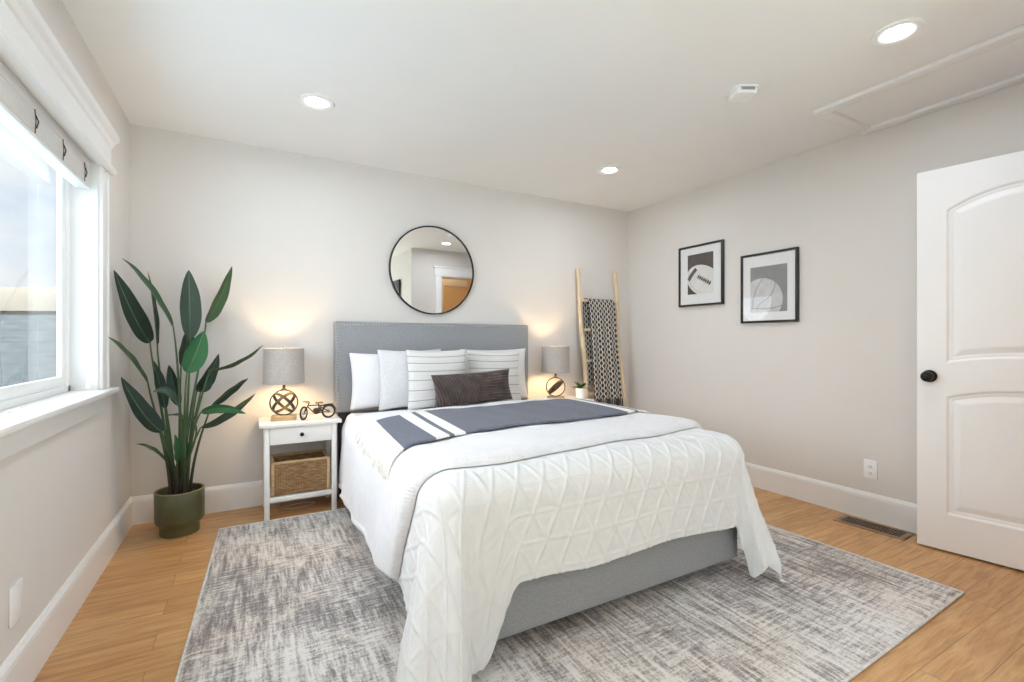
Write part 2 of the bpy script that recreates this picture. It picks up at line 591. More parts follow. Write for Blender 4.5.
def bx(bm, x0, x1, y0, y1, z0, z1, bev=0.0, seg=2, M=None):
    g = bmesh.ops.create_cube(bm, size=1.0)
    vs = g['verts']
    for v in vs:
        v.co = Vector(((x0 + x1) / 2 + v.co.x * (x1 - x0), (y0 + y1) / 2 + v.co.y * (y1 - y0), (z0 + z1) / 2 + v.co.z * (z1 - z0)))
    if bev > 0:
        es = list({e for v in vs for e in v.link_edges})
        r = bmesh.ops.bevel(bm, geom=es, offset=bev, segments=seg, profile=0.5, affect='EDGES', clamp_overlap=True)
        vs = list({v for f in r['faces'] for v in f.verts} | {v for v in vs if v.is_valid})
    if M is not None:
        bmesh.ops.transform(bm, matrix=M, verts=vs)
    return vs


def box(name, dims, mat, parent=None, bev=0.003, seg=2):
    bm = bmesh.new()
    bx(bm, *dims, bev=bev, seg=seg)
    return bm_obj(name, bm, mat, parent, smooth=bev > 0)


def boxes(name, lst, mat, parent=None, bev=0.0):
    bm = bmesh.new()
    for d in lst:
        bx(bm, *d, bev=bev)
    return bm_obj(name, bm, mat, parent, smooth=bev > 0)


def lathe(bm, prof, seg=32, c=(0, 0, 0), M=None):
    rings = []
    allv = []
    for r, z in prof:
        ring = []
        if r < 1e-6:
            v = bm.verts.new((c[0], c[1], c[2] + z))
            ring = [v]
        else:
            for k in range(seg):
                a = 2 * PI * k / seg
                ring.append(bm.verts.new((c[0] + r * math.cos(a), c[1] + r * math.sin(a), c[2] + z)))
        allv += ring
        rings.append(ring)
    for a, b in zip(rings, rings[1:]):
        if len(a) == 1 and len(b) == 1:
            continue
        for k in range(seg):
            k2 = (k + 1) % seg
            if len(a) == 1:
                bm.faces.new((a[0], b[k2], b[k]))
            elif len(b) == 1:
                bm.faces.new((a[k], a[k2], b[0]))
            else:
                bm.faces.new((a[k], a[k2], b[k2], b[k]))
    if M is not None:
        bmesh.ops.transform(bm, matrix=M, verts=allv)
    return allv


def tube(bm, pts, rad, seg=8, closed=False, cap=True):
    pts = [Vector(p) for p in pts]
    n = len(pts)
    if not hasattr(rad, '__len__'):
        rad = [rad] * n
    rings = []
    up = None
    for i, p in enumerate(pts):
        if closed:
            t = pts[(i + 1) % n] - pts[i - 1]
        else:
            t = pts[min(i + 1, n - 1)] - pts[max(i - 1, 0)]
        t.normalize()
        if up is None:
            up = Vector((0, 0, 1)) if abs(t.z) < 0.9 else Vector((1, 0, 0))
        a = t.cross(up)
        a.normalize()
        up = a.cross(t)
        up.normalize()
        rings.append([bm.verts.new(p + (a * math.cos(2 * PI * k / seg) + up * math.sin(2 * PI * k / seg)) * rad[i]) for k in range(seg)])
    m = n if closed else n - 1
    for i in range(m):
        A, B = rings[i], rings[(i + 1) % n]
        for k in range(seg):
            k2 = (k + 1) % seg
            bm.faces.new((A[k], A[k2], B[k2], B[k]))
    if not closed and cap:
        bm.faces.new(rings[0][::-1])
        bm.faces.new(rings[-1])


def tube_obj(name, pts, rad, mat, parent=None, seg=8, closed=False):
    bm = bmesh.new()
    tube(bm, pts, rad, seg, closed)
    return bm_obj(name, bm, mat, parent, smooth=True)


def empty(name, loc, label, cat, group=None, rz=0.0):
    o = bpy.data.objects.new(name, None)
    o.empty_display_size = 0.1
    COL.objects.link(o)
    o.location = loc
    o.rotation_euler = (0, 0, rz)
    tag(o, label, cat, group)
    return o


def tag(o, label, cat, group=None, kind=None):
    o['label'] = label
    o['category'] = cat
    if group:
        o['group'] = group
    if kind:
        o['kind'] = kind
    return o


def struct(o, label=None):
    o['kind'] = 'structure'
    if label:
        o['label'] = label
    return o


def grid_mesh(name, P, UV, mat, parent=None, smooth=True, flip=False):
    nu, nv = P.shape[:2]
    idx = np.arange(nu * nv).reshape(nu, nv)
    a, b, c, d = idx[:-1, :-1], idx[1:, :-1], idx[1:, 1:], idx[:-1, 1:]
    q = np.stack([a, b, c, d] if not flip else [a, d, c, b], -1).reshape(-1, 4)
    me = bpy.data.meshes.new(name)
    V = P.reshape(-1, 3).astype(np.float32)
    me.vertices.add(len(V))
    me.vertices.foreach_set('co', V.ravel())
    me.loops.add(q.size)
    me.loops.foreach_set('vertex_index', q.ravel().astype(np.int32))
    me.polygons.add(len(q))
    me.polygons.foreach_set('loop_start', (np.arange(len(q)) * 4).astype(np.int32))
    me.polygons.foreach_set('use_smooth', np.ones(len(q), dtype=bool))
    me.update(calc_edges=True)
    me.validate()
    l = me.uv_layers.new(name='UVMap')
    l.data.foreach_set('uv', UV.reshape(-1, 2).astype(np.float32)[q.ravel()].ravel())
    me.materials.append(MATS[mat])
    o = bpy.data.objects.new(name, me)
    COL.objects.link(o)
    if parent is not None:
        o.parent = parent
    return o


# ------------------------------------------------------------------ room shell
XL, XR, YB, ZC = -0.637, 3.39, 3.63, 2.44
XI, YF, YR = 2.10, 0.36, -2.0      # inner block corner, short front wall, rear wall
T = 0.14


def poly_slab(name, pts, z0, z1, mat):
    bm = bmesh.new()
    lo = [bm.verts.new((x, y, z0)) for x, y in pts]
    hi = [bm.verts.new((x, y, z1)) for x, y in pts]
    bm.faces.new(lo[::-1])
    bm.faces.new(hi)
    n = len(pts)
    for i in range(n):
        j = (i + 1) % n
        bm.faces.new((lo[i], lo[j], hi[j], hi[i]))
    return bm_obj(name, bm, mat)


plan = [(XL - T, YR - T), (3.75, YR - T), (3.75, YB + T), (XL - T, YB + T)]
struct(poly_slab('floor', plan, -0.12, 0.0, 'oak_floor'))
struct(poly_slab('ceiling', plan, ZC, ZC + 0.14, 'ceiling_paint'))

struct(box('wall_back', (XL - T, 3.75, YB, YB + T, 0, ZC), 'wall_paint', bev=0))
struct(box('wall_right', (XR, XR + T, YF - 0.12, YB, 0, ZC), 'wall_paint', bev=0))
# left wall with the window opening
WY0, WY1, WZ0, WZ1 = 1.10, 2.93, 0.885, 1.985
struct(boxes('wall_left', [(XL - T, XL, YR, WY0, 0, ZC), (XL - T, XL, WY1, YB, 0, ZC),
                           (XL - T, XL, WY0, WY1, 0, WZ0 - 0.023), (XL - T, XL, WY0, WY1, WZ1, ZC)], 'wall_paint'))
# short front wall with the doorway the open door belongs to
DX0, DX1, DZ = 2.57, 3.335, 2.05
struct(boxes('wall_front', [(XI, DX0, YF - 0.12, YF, 0, ZC), (DX1, XR, YF - 0.12, YF, 0, ZC),
                            (DX0, DX1, YF - 0.12, YF, DZ, ZC)], 'wall_paint'))
struct(box('wall_inner', (XI, XI + 0.12, YR, YF - 0.12, 0, ZC), 'wall_paint', bev=0))
# unseen rear wall with a wide glazed opening, invented to let in fill light
RX0, RX1, RZ1 = -0.45, 1.95, 2.25
struct(boxes('wall_rear', [(XL - T, RX0, YR - T, YR, 0, ZC), (RX1, 3.75, YR - T, YR, 0, ZC),
                           (RX0, RX1, YR - T, YR, RZ1, ZC)], 'wall_paint'))
struct(boxes('wall_hall_right', [(3.60, 3.74, YR, YF - 0.12, 0, ZC)], 'hall_paint'))
struct(boxes('wall_hall_end', [(XI + 0.12, 3.60, -1.10, -1.0, 0, ZC)], 'hall_paint'))


def baseboard(name, p0, p1, nrm):
    """p0->p1 along the wall foot, nrm = direction into the room"""
    prof = [(0, 0), (0.016, 0), (0.016, 0.138), (0.0145, 0.143), (0.0145, 0.150), (0.009, 0.158), (0.006, 0.165), (0, 0.168)]
    bm = bmesh.new()
    r = []
    for p in (p0, p1):
        r.append([bm.verts.new((p[0] + nrm[0] * d, p[1] + nrm[1] * d, z)) for d, z in prof])
    k = len(prof)
    for i in range(k):
        j = (i + 1) % k
        bm.faces.new((r[0][i], r[0][j], r[1][j], r[1][i]))
    bm.faces.new(r[0])
    bm.faces.new(r[1][::-1])
    return struct(bm_obj(name, bm, 'trim_paint'))


baseboard('baseboard_back', (XL, YB), (XR, YB), (0, -1))
baseboard('baseboard_left', (XL, YR), (XL, YB), (1, 0))
baseboard('baseboard_right', (XR, YF), (XR, YB), (-1, 0))
baseboard('baseboard_front', (XI, YF), (DX0 - 0.09, YF), (0, 1))
baseboard('baseboard_inner', (XI, YR), (XI, YF), (-1, 0))

# door casing on the short front wall (seen in the mirror)
c = boxes('trim_1', [(DX0 - 0.09, DX0, YF, YF + 0.02, 0, DZ), (DX1, DX1 + 0.05, YF, YF + 0.02, 0, DZ),
                     (DX0 - 0.11, XR, YF, YF + 0.022, DZ, DZ + 0.12), (DX0 - 0.13, XR, YF, YF + 0.036, DZ + 0.12, DZ + 0.145),
                     (DX0 - 0.001, DX0 + 0.012, YF - 0.12, YF, 0, DZ), (DX1 - 0.012, DX1 + 0.001, YF - 0.12, YF, 0, DZ),
                     (DX0, DX1, YF - 0.12, YF, DZ - 0.012, DZ + 0.001)], 'trim_paint', bev=0.002)
struct(c)
struct(boxes('trim_2', [(3.02, 3.12, -1.0, -0.98, 0, 2.05), (3.0, 3.6, -1.0, -0.978, 2.05, 2.17)], 'trim_paint', bev=0.002))

# glazing of the invented rear opening, a fill-light source
wf = bpy.data.objects.new('fill_window', None)
COL.objects.link(wf)
struct(wf)
boxes('frame', [(RX0, RX0 + 0.06, YR - 0.09, YR - 0.03, 0, RZ1), (RX1 - 0.06, RX1, YR - 0.09, YR - 0.03, 0, RZ1),
                (RX0, RX1, YR - 0.09, YR - 0.03, RZ1 - 0.06, RZ1), (RX0, RX1, YR - 0.09, YR - 0.03, 0, 0.05),
                ((RX0 + RX1) / 2 - 0.03, (RX0 + RX1) / 2 + 0.03, YR - 0.09, YR - 0.03, 0.05, RZ1 - 0.06)], 'white_plastic', wf, bev=0.002)
box('glass', (RX0 + 0.05, RX1 - 0.05, YR - 0.063, YR - 0.058, 0.04, RZ1 - 0.05), 'window_glass', wf, bev=0)


# ------------------------------------------------------------------ left window
def window_left():
    w = bpy.data.objects.new('window_1', None)
    COL.objects.link(w)
    struct(w, 'white-trimmed sliding window above the deep sill')
    xo = XL - T
    # jamb lining
    boxes('jamb', [(xo, XL + 0.004, WY1 - 0.014, WY1 + 0.002, WZ0, WZ1), (xo, XL + 0.004, WY0 - 0.002, WY0 + 0.014, WZ0, WZ1),
                   (xo, XL + 0.004, WY0, WY1, WZ1 - 0.014, WZ1 + 0.002)], 'trim_paint', w)
    # side casings with a stepped outer bead
    for y0, y1, s in ((WY1 - 0.004, WY1 + 0.095, 1), (WY0 - 0.095, WY0 + 0.004, -1)):
        if s > 0:
            boxes('casing', [(XL, XL + 0.020, y0, y1 - 0.022, WZ0, WZ1), (XL, XL + 0.027, y1 - 0.022, y1, WZ0, WZ1)], 'trim_paint', w, bev=0.003)
        else:
            boxes('casing', [(XL, XL + 0.020, y0 + 0.022, y1, WZ0, WZ1), (XL, XL + 0.027, y0, y0 + 0.022, WZ0, WZ1)], 'trim_paint', w, bev=0.003)
    # head: lower lip, frieze board, cove and cap
    bm = bmesh.new()
    prof = [(0, 1.955), (0.042, 1.955), (0.050, 1.962), (0.050, 1.976), (0.036, 1.986), (0.026, 1.996), (0.026, 2.085), (0.034, 2.092), (0.042, 2.110),
            (0.056, 2.122), (0.060, 2.128), (0.060, 2.150), (0, 2.150)]
    r = []
    for y in (WY0 - 0.125, WY1 + 0.125):
        r.append([bm.verts.new((XL + d, y, z)) for d, z in prof])
    k = len(prof)
    for i in range(k):
        j = (i + 1) % k
        bm.faces.new((r[0][i], r[0][j], r[1][j], r[1][i]))
    bm.faces.new(r[0])
    bm.faces.new(r[1][::-1])
    bm_obj('head_casing', bm, 'trim_paint', w)
    # stool and apron
    boxes('sill', [(xo + 0.02, XL + 0.060, WY0 - 0.12, WY1 + 0.125, WZ0 - 0.024, WZ0)], 'trim_paint', w, bev=0.006)
    boxes('apron', [(XL, XL + 0.022, WY0 - 0.09, WY1 + 0.095, WZ0 - 0.105, WZ0 - 0.024)], 'trim_paint', w, bev=0.004)
    # vinyl frame and the two sashes
    xa, xb = XL - 0.135, XL - 0.095
    boxes('window_frame', [(xa, xb, WY1 - 0.042, WY1 - 0.012, WZ0, WZ1), (xa, xb, WY0 + 0.012, WY0 + 0.042, WZ0, WZ1),
                           (xa, xb, WY0, WY1, WZ1 - 0.04, WZ1 - 0.012), (xa, xb, WY0, WY1, WZ0, WZ0 + 0.028)], 'white_plastic', w, bev=0.003)
    ym = (WY0 + WY1) / 2 - 0.15
    for y0, y1, dx in ((ym - 0.02, WY1 - 0.042, 0.0), (WY0 + 0.042, ym + 0.02, -0.018)):
        x0, x1 = xa + 0.012 + dx, xb - 0.010 + dx
        z0, z1 = WZ0 + 0.028, WZ1 - 0.04
        sh = boxes('sash', [(x0, x1, y1 - 0.045, y1, z0, z1), (x0, x1, y0, y0 + 0.045, z0, z1),
                            (x0, x1, y0 + 0.045, y1 - 0.045, z1 - 0.045, z1), (x0, x1, y0 + 0.045, y1 - 0.045, z0, z0 + 0.045)], 'white_plastic', w, bev=0.003)
        box('glass', (x0 + 0.008, x0 + 0.012, y0 + 0.04, y1 - 0.04, z0 + 0.04, z1 - 0.04), 'window_glass', sh, bev=0)


window_left()


# ------------------------------------------------------------------ venetian blind, drawn up
def blind():
    b = empty('window_blind', (XL - 0.045, 2.0, 1.97), 'white slatted blind drawn up under the window head', 'blind')
    y0, y1 = WY0 + 0.03 - 2.0, WY1 - 0.035 - 2.0
    bm = bmesh.new()
    bx(bm, -0.025, 0.025, y0, y1, -0.045, 0.0, 0.003)
    bm_obj('headrail', bm, 'blind_white', b, True)
    bm = bmesh.new()
    for k in range(14):
        z = -0.050 - 0.0052 * k
        bx(bm, -0.025, 0.025 + 0.0006 * (k % 3), y0 + 0.002 * (k % 2), y1 - 0.003 * (k % 2), z - 0.0032, z, 0.0)
    bm_obj('slats', bm, 'blind_white', b)
    bm = bmesh.new()
    bx(bm, -0.026, 0.026, y0, y1, -0.142, -0.124, 0.004)
    bm_obj('bottom_rail', bm, 'blind_white', b, True)
    for y in (y1 - 0.10, y1 - 0.38, y1 - 0.66, y1 - 1.0, y1 - 1.3):
        bm = bmesh.new()
        tube(bm, [(0.029, y, -0.045), (0.031, y + 0.003, -0.085), (0.030, y - 0.002, -0.13)], 0.0016, 6)
        tube(bm, [(0.031, y, -0.065), (0.036, y + 0.008, -0.085), (0.032, y + 0.004, -0.11)], 0.0022, 6)
        bm_obj('ladder_tape', bm, 'bronze_metal', b, True)
    bm = bmesh.new()
    tube(bm, [(0.020, y1 - 0.012, -0.05), (0.024, y1 - 0.010, -0.5), (0.02, y1 - 0.014, -0.9), (0.022, y1 - 0.012, -1.03)], 0.0016, 6)
    cord = bm_obj('cord', bm, 'blind_white', b, True)
    bm = bmesh.new()
    lathe(bm, [(0, 0), (0.005, -0.002), (0.010, -0.03), (0.011, -0.042), (0, -0.045)], 12, (0.022, y1 - 0.012, -1.03))
    bm_obj('tassel', bm, 'white_plastic', cord, True)


blind()
bm = bmesh.new()
tube(bm, [(0.012 * math.cos(a), 0.018 * math.sin(a), 0.0045 + 0.012 * (1 + math.cos(a)) * 0.3) for a in np.linspace(0, 2 * PI, 20, endpoint=False)], 0.0042, 8, True)
o = bm_obj('cord_ring', bm, 'white_plastic', None, True, (XL - 0.035, 2.13, WZ0))
tag(o, 'small white ring pull lying on the window sill', 'ring')


# ------------------------------------------------------------------ recessed lights, smoke alarm, hatch
def can_light(x, y, label):
    t = empty('recessed_light', (x, y, ZC), label, 'ceiling light', 'recessed ceiling lights')
    bm = bmesh.new()
    lathe(bm, [(0.047, -0.001), (0.050, -0.003), (0.062, -0.005), (0.084, -0.009), (0.091, -0.006), (0.092, 0.0)], 40)
    bm_obj('trim_ring', bm, 'white_plastic', t, True)
    bm = bmesh.new()
    lathe(bm, [(0.049, -0.0012), (0.03, -0.0022), (0, -0.0026)], 32)
    bm_obj('lens', bm, 'lens_glow', t, True)


can_light(0.322, 2.795, 'round recessed ceiling light nearest the window wall')
can_light(2.43, 2.808, 'round recessed ceiling light above the leaning ladder corner')
can_light(2.42, 0.955, 'large round recessed ceiling light beside the ceiling hatch')
can_light(0.35, 0.955, 'added round recessed ceiling light just above the viewer, out of view')  # unseen, added only to light the room
can_light(0.75, -0.9, 'added round recessed ceiling light behind the viewer, out of view')  # second unseen fill light, added over the rear of the room


def smoke():
    t = empty('smoke_detector', (2.275, 1.578, ZC), 'white rounded square smoke alarm on the ceiling', 'smoke alarm', None, -0.48)
    bm = bmesh.new()
    bx(bm, -0.066, 0.066, -0.066, 0.066, -0.008, 0.0, 0.0)
    vs = bm.verts[:]
    es = [e for e in bm.edges if abs(e.verts[0].co.z - e.verts[1].co.z) > 0.005]
    bmesh.ops.bevel(bm, geom=es, offset=0.028, segments=6, profile=0.5, affect='EDGES')
    bm_obj('base', bm, 'white_plastic', t, True)
    bm = bmesh.new()
    bx(bm, -0.058, 0.058, -0.058, 0.058, -0.036, -0.0082, 0.0)
    es = [e for e in bm.edges if abs(e.verts[0].co.z - e.verts[1].co.z) > 0.02]
    bmesh.ops.bevel(bm, geom=es, offset=0.026, segments=6, profile=0.5, affect='EDGES')
    es = [e for e in bm.edges if e.verts[0].co.z < -0.035 and e.verts[1].co.z < -0.035]
    bmesh.ops.bevel(bm, geom=es, offset=0.010, segments=3, profile=0.5, affect='EDGES')
    bm_obj('cover', bm, 'white_plastic', t, True)
    bm = bmesh.new()
    bx(bm, -0.036, 0.036, -0.0595, -0.0578, -0.022, -0.008)
    bm_obj('sound_slot', bm, 'nickel', t)
    bm = bmesh.new()
    lathe(bm, [(0.012, -0.036), (0.011, -0.0385), (0, -0.0385)], 20, (0.0, -0.015, 0))
    bm_obj('test_button', bm, 'white_plastic', t, True)


smoke()


def hatch():
    x0, x1, y0, y1 = 2.82, XR, 0.66, 1.515
    t = empty('attic_hatch', ((x0 + x1) / 2, (y0 + y1) / 2, ZC), 'white panelled attic hatch in the ceiling above the door', 'hatch')
    cx, cy = (x0 + x1) / 2, (y0 + y1) / 2
    a, b = x0 - cx, x1 - cx
    c_, d = y0 - cy, y1 - cy
    w = 0.068
    boxes('frame', [(a, a + w, c_, d, -0.024, 0), (b - w, b, c_, d, -0.024, 0), (a + w, b - w, c_, c_ + w, -0.024, 0), (a + w, b - w, d - w, d, -0.024, 0)], 'trim_paint', t, bev=0.004)
    boxes('hatch_panel', [(a + w, b - w, c_ + w, d - w, -0.006, 0)], 'ceiling_paint', t)


hatch()


# ------------------------------------------------------------------ door leaf
def door():
    lead = Vector((3.19, 1.168, 0))
    d = (Vector((3.25, 0.775, 0)) - lead).normalized()
    d = (Vector((3.318, 0.375, 0)) - lead)
    width = d.length
    d.normalize()
    nrm = Vector((d.y, -d.x, 0))      # towards the room
    if nrm.x > 0:
        nrm = -nrm
    M = Matrix(((d.x, nrm.x, 0, lead.x), (d.y, nrm.y, 0, lead.y), (0, 0, 1, 0), (0, 0, 0, 1)))
    root = bpy.data.objects.new('door_1', None)
    COL.objects.link(root)
    root.matrix_world = M
    struct(root, 'white two-panel door standing open against the right wall')
    W_, H0, H1, TH = width, 0.012, 2.035, 0.036
    # leaf with two raised panels: the face is a height field over (s, z)
    s0, s1 = 0.121, W_ - 0.121

    def inside(s, z, grow):
        """signed inside-distance of the panel outlines (positive inside)"""
        best = -1
        u = (s - (s0 + s1) / 2) / ((s1 - s0) / 2)
        for z0, zt, arch in ((0.205, 0.822, 0.050), (1.005, 1.808, 0.085)):
            top = zt + arch * math.sqrt(max(0.0, 1 - min(1, abs(u)) ** 2)) if abs(u) <= 1 else zt
            if arch > 0.06:
                top = zt + arch * (1 - min(1.0, abs(u)) ** 2)
            else:
                top = zt + arch * (1 - min(1.0, abs(u)) ** 2)
            bot = z0 if arch < 0.06 else z0 + 0.030 * (1 - min(1.0, abs(u)) ** 2)
            v = min(s - s0, s1 - s, z - bot, top - z)
            best = max(best, v)
        return best

    def height(s, z):
        q = inside(s, z, 0)
        if q <= 0:
            return 0.0
        if q < 0.008:
            return -0.009 * (q / 0.008)
        if q < 0.016:
            return -0.009 + 0.003 * (q - 0.008) / 0.008
        if q < 0.024:
            return -0.006 - 0.004 * (q - 0.016) / 0.008
        if q < 0.055:
            return -0.010 + 0.0085 * (q - 0.024) / 0.031
        return -0.0015
    ns, nz = 200, 400
    ss = np.linspace(0, W_, ns)
    zz = np.linspace(H0, H1, nz)
    P = np.zeros((ns, nz, 3))
    for i, s in enumerate(ss):
        for j, z in enumerate(zz):
            P[i, j] = (s, height(s, z), z)
    lf = grid_mesh('door_panel', P, np.zeros((ns, nz, 2)), 'door_paint', root)
    boxes('door_leaf', [(0, W_, -TH, -0.0105, H0, H1), (0, 0.004, -0.0106, -0.0002, H0, H1), (W_ - 0.004, W_, -0.0106, -0.0002, H0, H1)], 'door_paint', root)
    kb = bmesh.new()
    R = Matrix.Rotation(-PI / 2, 4, 'X')
    lathe(kb, [(0, 0.0), (0.033, 0.0), (0.033, 0.004), (0.028, 0.010), (0.014, 0.012), (0.0115, 0.020), (0.0115, 0.034), (0.018, 0.040), (0.027, 0.046), (0.0285, 0.056), (0.024, 0.066), (0.012, 0.071), (0, 0.072)], 32, M=Matrix.Translation((0.052, 0.0005, 0.929)) @ R)
    bm_obj('door_knob', kb, 'black_metal', root, True)
    boxes('latch_plate', [(-0.0012, 0.0, -0.030, -0.006, 0.90, 0.957)], 'nickel', root)
    for z in (0.25, 1.05, 1.80):
        bm = bmesh.new()
        lathe(bm, [(0, -0.045), (0.006, -0.045), (0.006, 0.045), (0, 0.045)], 12, (W_ + 0.004, 0.003, z))
        bm_obj('hinge', bm, 'black_metal', root, True)


door()


# ------------------------------------------------------------------ outlets and floor vent
def outlet_right():
    t = empty('wall_outlet', (XR, 1.474, 0.315), 'white duplex outlet low on the right wall', 'outlet')
    bm = bmesh.new()
    bx(bm, -0.007, 0, -0.037, 0.037, -0.059, 0.059, 0.003)
    bm_obj('cover_plate', bm, 'white_plastic', t, True)
    for z in (-0.020, 0.020):
        bm = bmesh.new()
        bx(bm, -0.0085, -0.006, -0.017, 0.017, z - 0.014, z + 0.014, 0.002)
        r = bm_obj('receptacle', bm, 'white_plastic', t, True)
        bm = bmesh.new()
        for y in (-0.006, 0.006):
            bx(bm, -0.0089, -0.0084, y - 0.0012, y + 0.0012, z - 0.003, z + 0.006)
        lathe(bm, [(0.0028, 0), (0.0028, 0.0005), (0, 0.0005)], 10, M=Matrix.Translation((-0.0084, 0, z - 0.008)) @ Matrix.Rotation(-PI / 2, 4, 'Y'))
        bm_obj('slot', bm, 'dark_slot', r)


outlet_right()
t = empty('blank_wall_plate', (XL, 2.02, 0.309), 'white blank cover plate low on the wall under the window', 'wall plate')
bm = bmesh.new()
bx(bm, 0, 0.008, -0.042, 0.042, -0.060, 0.060, 0.003)
p = bm_obj('cover_plate', bm, 'white_plastic', t, True)
for z in (-0.041, 0.041):
    bm = bmesh.new()
    lathe(bm, [(0.003, 0.0075), (0.0025, 0.009), (0, 0.009)], 10, M=Matrix.Translation((0, 0, z)) @ Matrix.Rotation(PI / 2, 4, 'Y'))
    bm_obj('screw', bm, 'white_plastic', t, True)


def vent():
    t = empty('floor_vent', (3.268, 1.412, 0.0), 'bronze floor register beside the right wall', 'vent', None, 0.06)
    w, l = 0.084, 0.178
    boxes('frame', [(-w, -w + 0.026, -l, l, 0, 0.006), (w - 0.026, w, -l, l, 0, 0.006), (-w + 0.026, w - 0.026, -l, -l + 0.026, 0, 0.006), (-w + 0.026, w - 0.026, l - 0.026, l, 0, 0.006)], 'vent_bronze', t, bev=0.002)
    boxes('duct_opening', [(-w + 0.024, w - 0.024, -l + 0.024, l - 0.024, 0.0002, 0.001)], 'dark_slot', t)
    bm = bmesh.new()
    n = 22
    for k in range(n):
        y = -l + 0.03 + (2 * l - 0.06) * k / (n - 1)
        bx(bm, -w + 0.026, w - 0.026, y - 0.0012, y + 0.0012, 0.001, 0.0035)
    for x in (-0.028, 0.0, 0.028):
        bx(bm, x - 0.0015, x + 0.0015, -l + 0.026, l - 0.026, 0.001, 0.005)
    bm_obj('grille', bm, 'vent_bronze', t)


vent()


# ------------------------------------------------------------------ rug
def rug():
    C4 = [Vector((-0.158, 3.268, 0)), Vector((2.70, 3.25, 0)), Vector((2.757, 0.843, 0)), Vector((-0.252, 0.755, 0))]
    h = 0.011
    c = sum(C4, Vector()) / 4
    root = empty('area_rug', (c.x, c.y, 0), 'large grey and cream distressed rug under the bed', 'rug')
    nx, ny = 120, 100
    P = np.zeros((nx + 1, ny + 1, 3))
    UV = np.zeros((nx + 1, ny + 1, 2))
    for i in range(nx + 1):
        for j in range(ny + 1):
            u, v = i / nx, j / ny
            p = (C4[3] * (1 - u) + C4[2] * u) * (1 - v) + (C4[0] * (1 - u) + C4[1] * u) * v
            e = min(u * 3, (1 - u) * 3, v * 2.4, (1 - v) * 2.4)
            z = h * min(1, 0.55 + e / 0.02 * 0.45)
            P[i, j] = (p.x - c.x, p.y - c.y, z)
            UV[i, j] = (u, v)
    grid_mesh('pile', P, UV, 'rug_pile', root)
    bm = bmesh.new()
    loop = []
    for a, b in zip(C4, C4[1:] + C4[:1]):
        for k in range(20):
            q = a.lerp(b, k / 20) - c
            loop.append((q.x, q.y, 0.0055))
    tube(bm, loop, 0.0052, 8, True)
    bm_obj('bound_edge', bm, 'rug_edge', root, True)


rug()


# ------------------------------------------------------------------ bed
BX0, BX1 = 0.528, 2.139
BCX = (BX0 + BX1) / 2


def bed():
    root = empty('bed', (BCX, 2.5, 0), 'grey upholstered bed with nailhead headboard and low rails', 'bed')

    def loc(o):
        o.matrix_parent_inverse = root.matrix_basis.inverted()
        return o
    y0, y1 = 3.535, 3.612
    bm = bmesh.new()
    bx(bm, BX0, BX1, y0, y1, 0.60, 1.258, 0.014, 3)
    hb = loc(bm_obj('headboard', bm, 'grey_fabric', root, True))
    bm = bmesh.new()
    pts = []
    a = 0.022
    n = 76
    for k in range(n + 1):
        pts.append((BX0 + a + (BX1 - BX0 - 2 * a) * k / n, 1.258 - a))
    m = 29
    for k in range(1, m + 1):
        z = 1.258 - a - (0.62) * k / m
        pts += [(BX0 + a, z), (BX1 - a, z)]
    for x, z in pts:
        lathe(bm, [(0.0066, 0), (0.0058, 0.002), (0.003, 0.0035), (0, 0.004)], 8, M=Matrix.Translation((x, y0 + 0.0004, z)) @ Matrix.Rotation(PI / 2, 4, 'X'))
    nh = bm_obj('nailheads', bm, 'nickel', hb, True)
    nh['label'] = 'row of small pewter nailheads'
    for x in (BX0 + 0.03, BX1 - 0.11):
        loc(box('leg', (x, x + 0.08, y0 + 0.012, y1 - 0.012, 0.0, 0.612), 'black_plastic', root, 0.004))
    rx0, rx1, fy = 0.605, 2.068, 1.455
    zb, zt = 0.068, 0.345
    loc(box('foot_rail', (rx0, rx1, fy, fy + 0.05, zb, 0.262), 'grey_fabric', root, 0.014, 3))
    for x in (rx0, rx1 - 0.05):
        loc(box('side_rail', (x, x + 0.05, fy + 0.046, y0 + 0.02, zb, 0.262), 'grey_fabric', root, 0.012, 3))
    for x in (rx0 + 0.02, rx1 - 0.20):
        for y in (fy + 0.30, 2.42):
            z0 = 0.0112
            loc(box('leg', (x, x + 0.06, y, y + 0.06, z0, zb + 0.01), 'black_plastic', root, 0.004))
    loc(box('mattress', (0.64, 2.00, 1.52, 3.53, 0.20, 0.562), 'white_linen', root, 0.07, 5))


bed()

# --- cloth draped over the bed --------------------------------------------
DR = 0.110
CX0, CX1, CY0, CZ = 0.505, 2.112, 1.405, 0.668   # outer faces of the draped cloth
IX0, IX1, IY0 = CX0 + DR, CX1 - DR, CY0 + DR


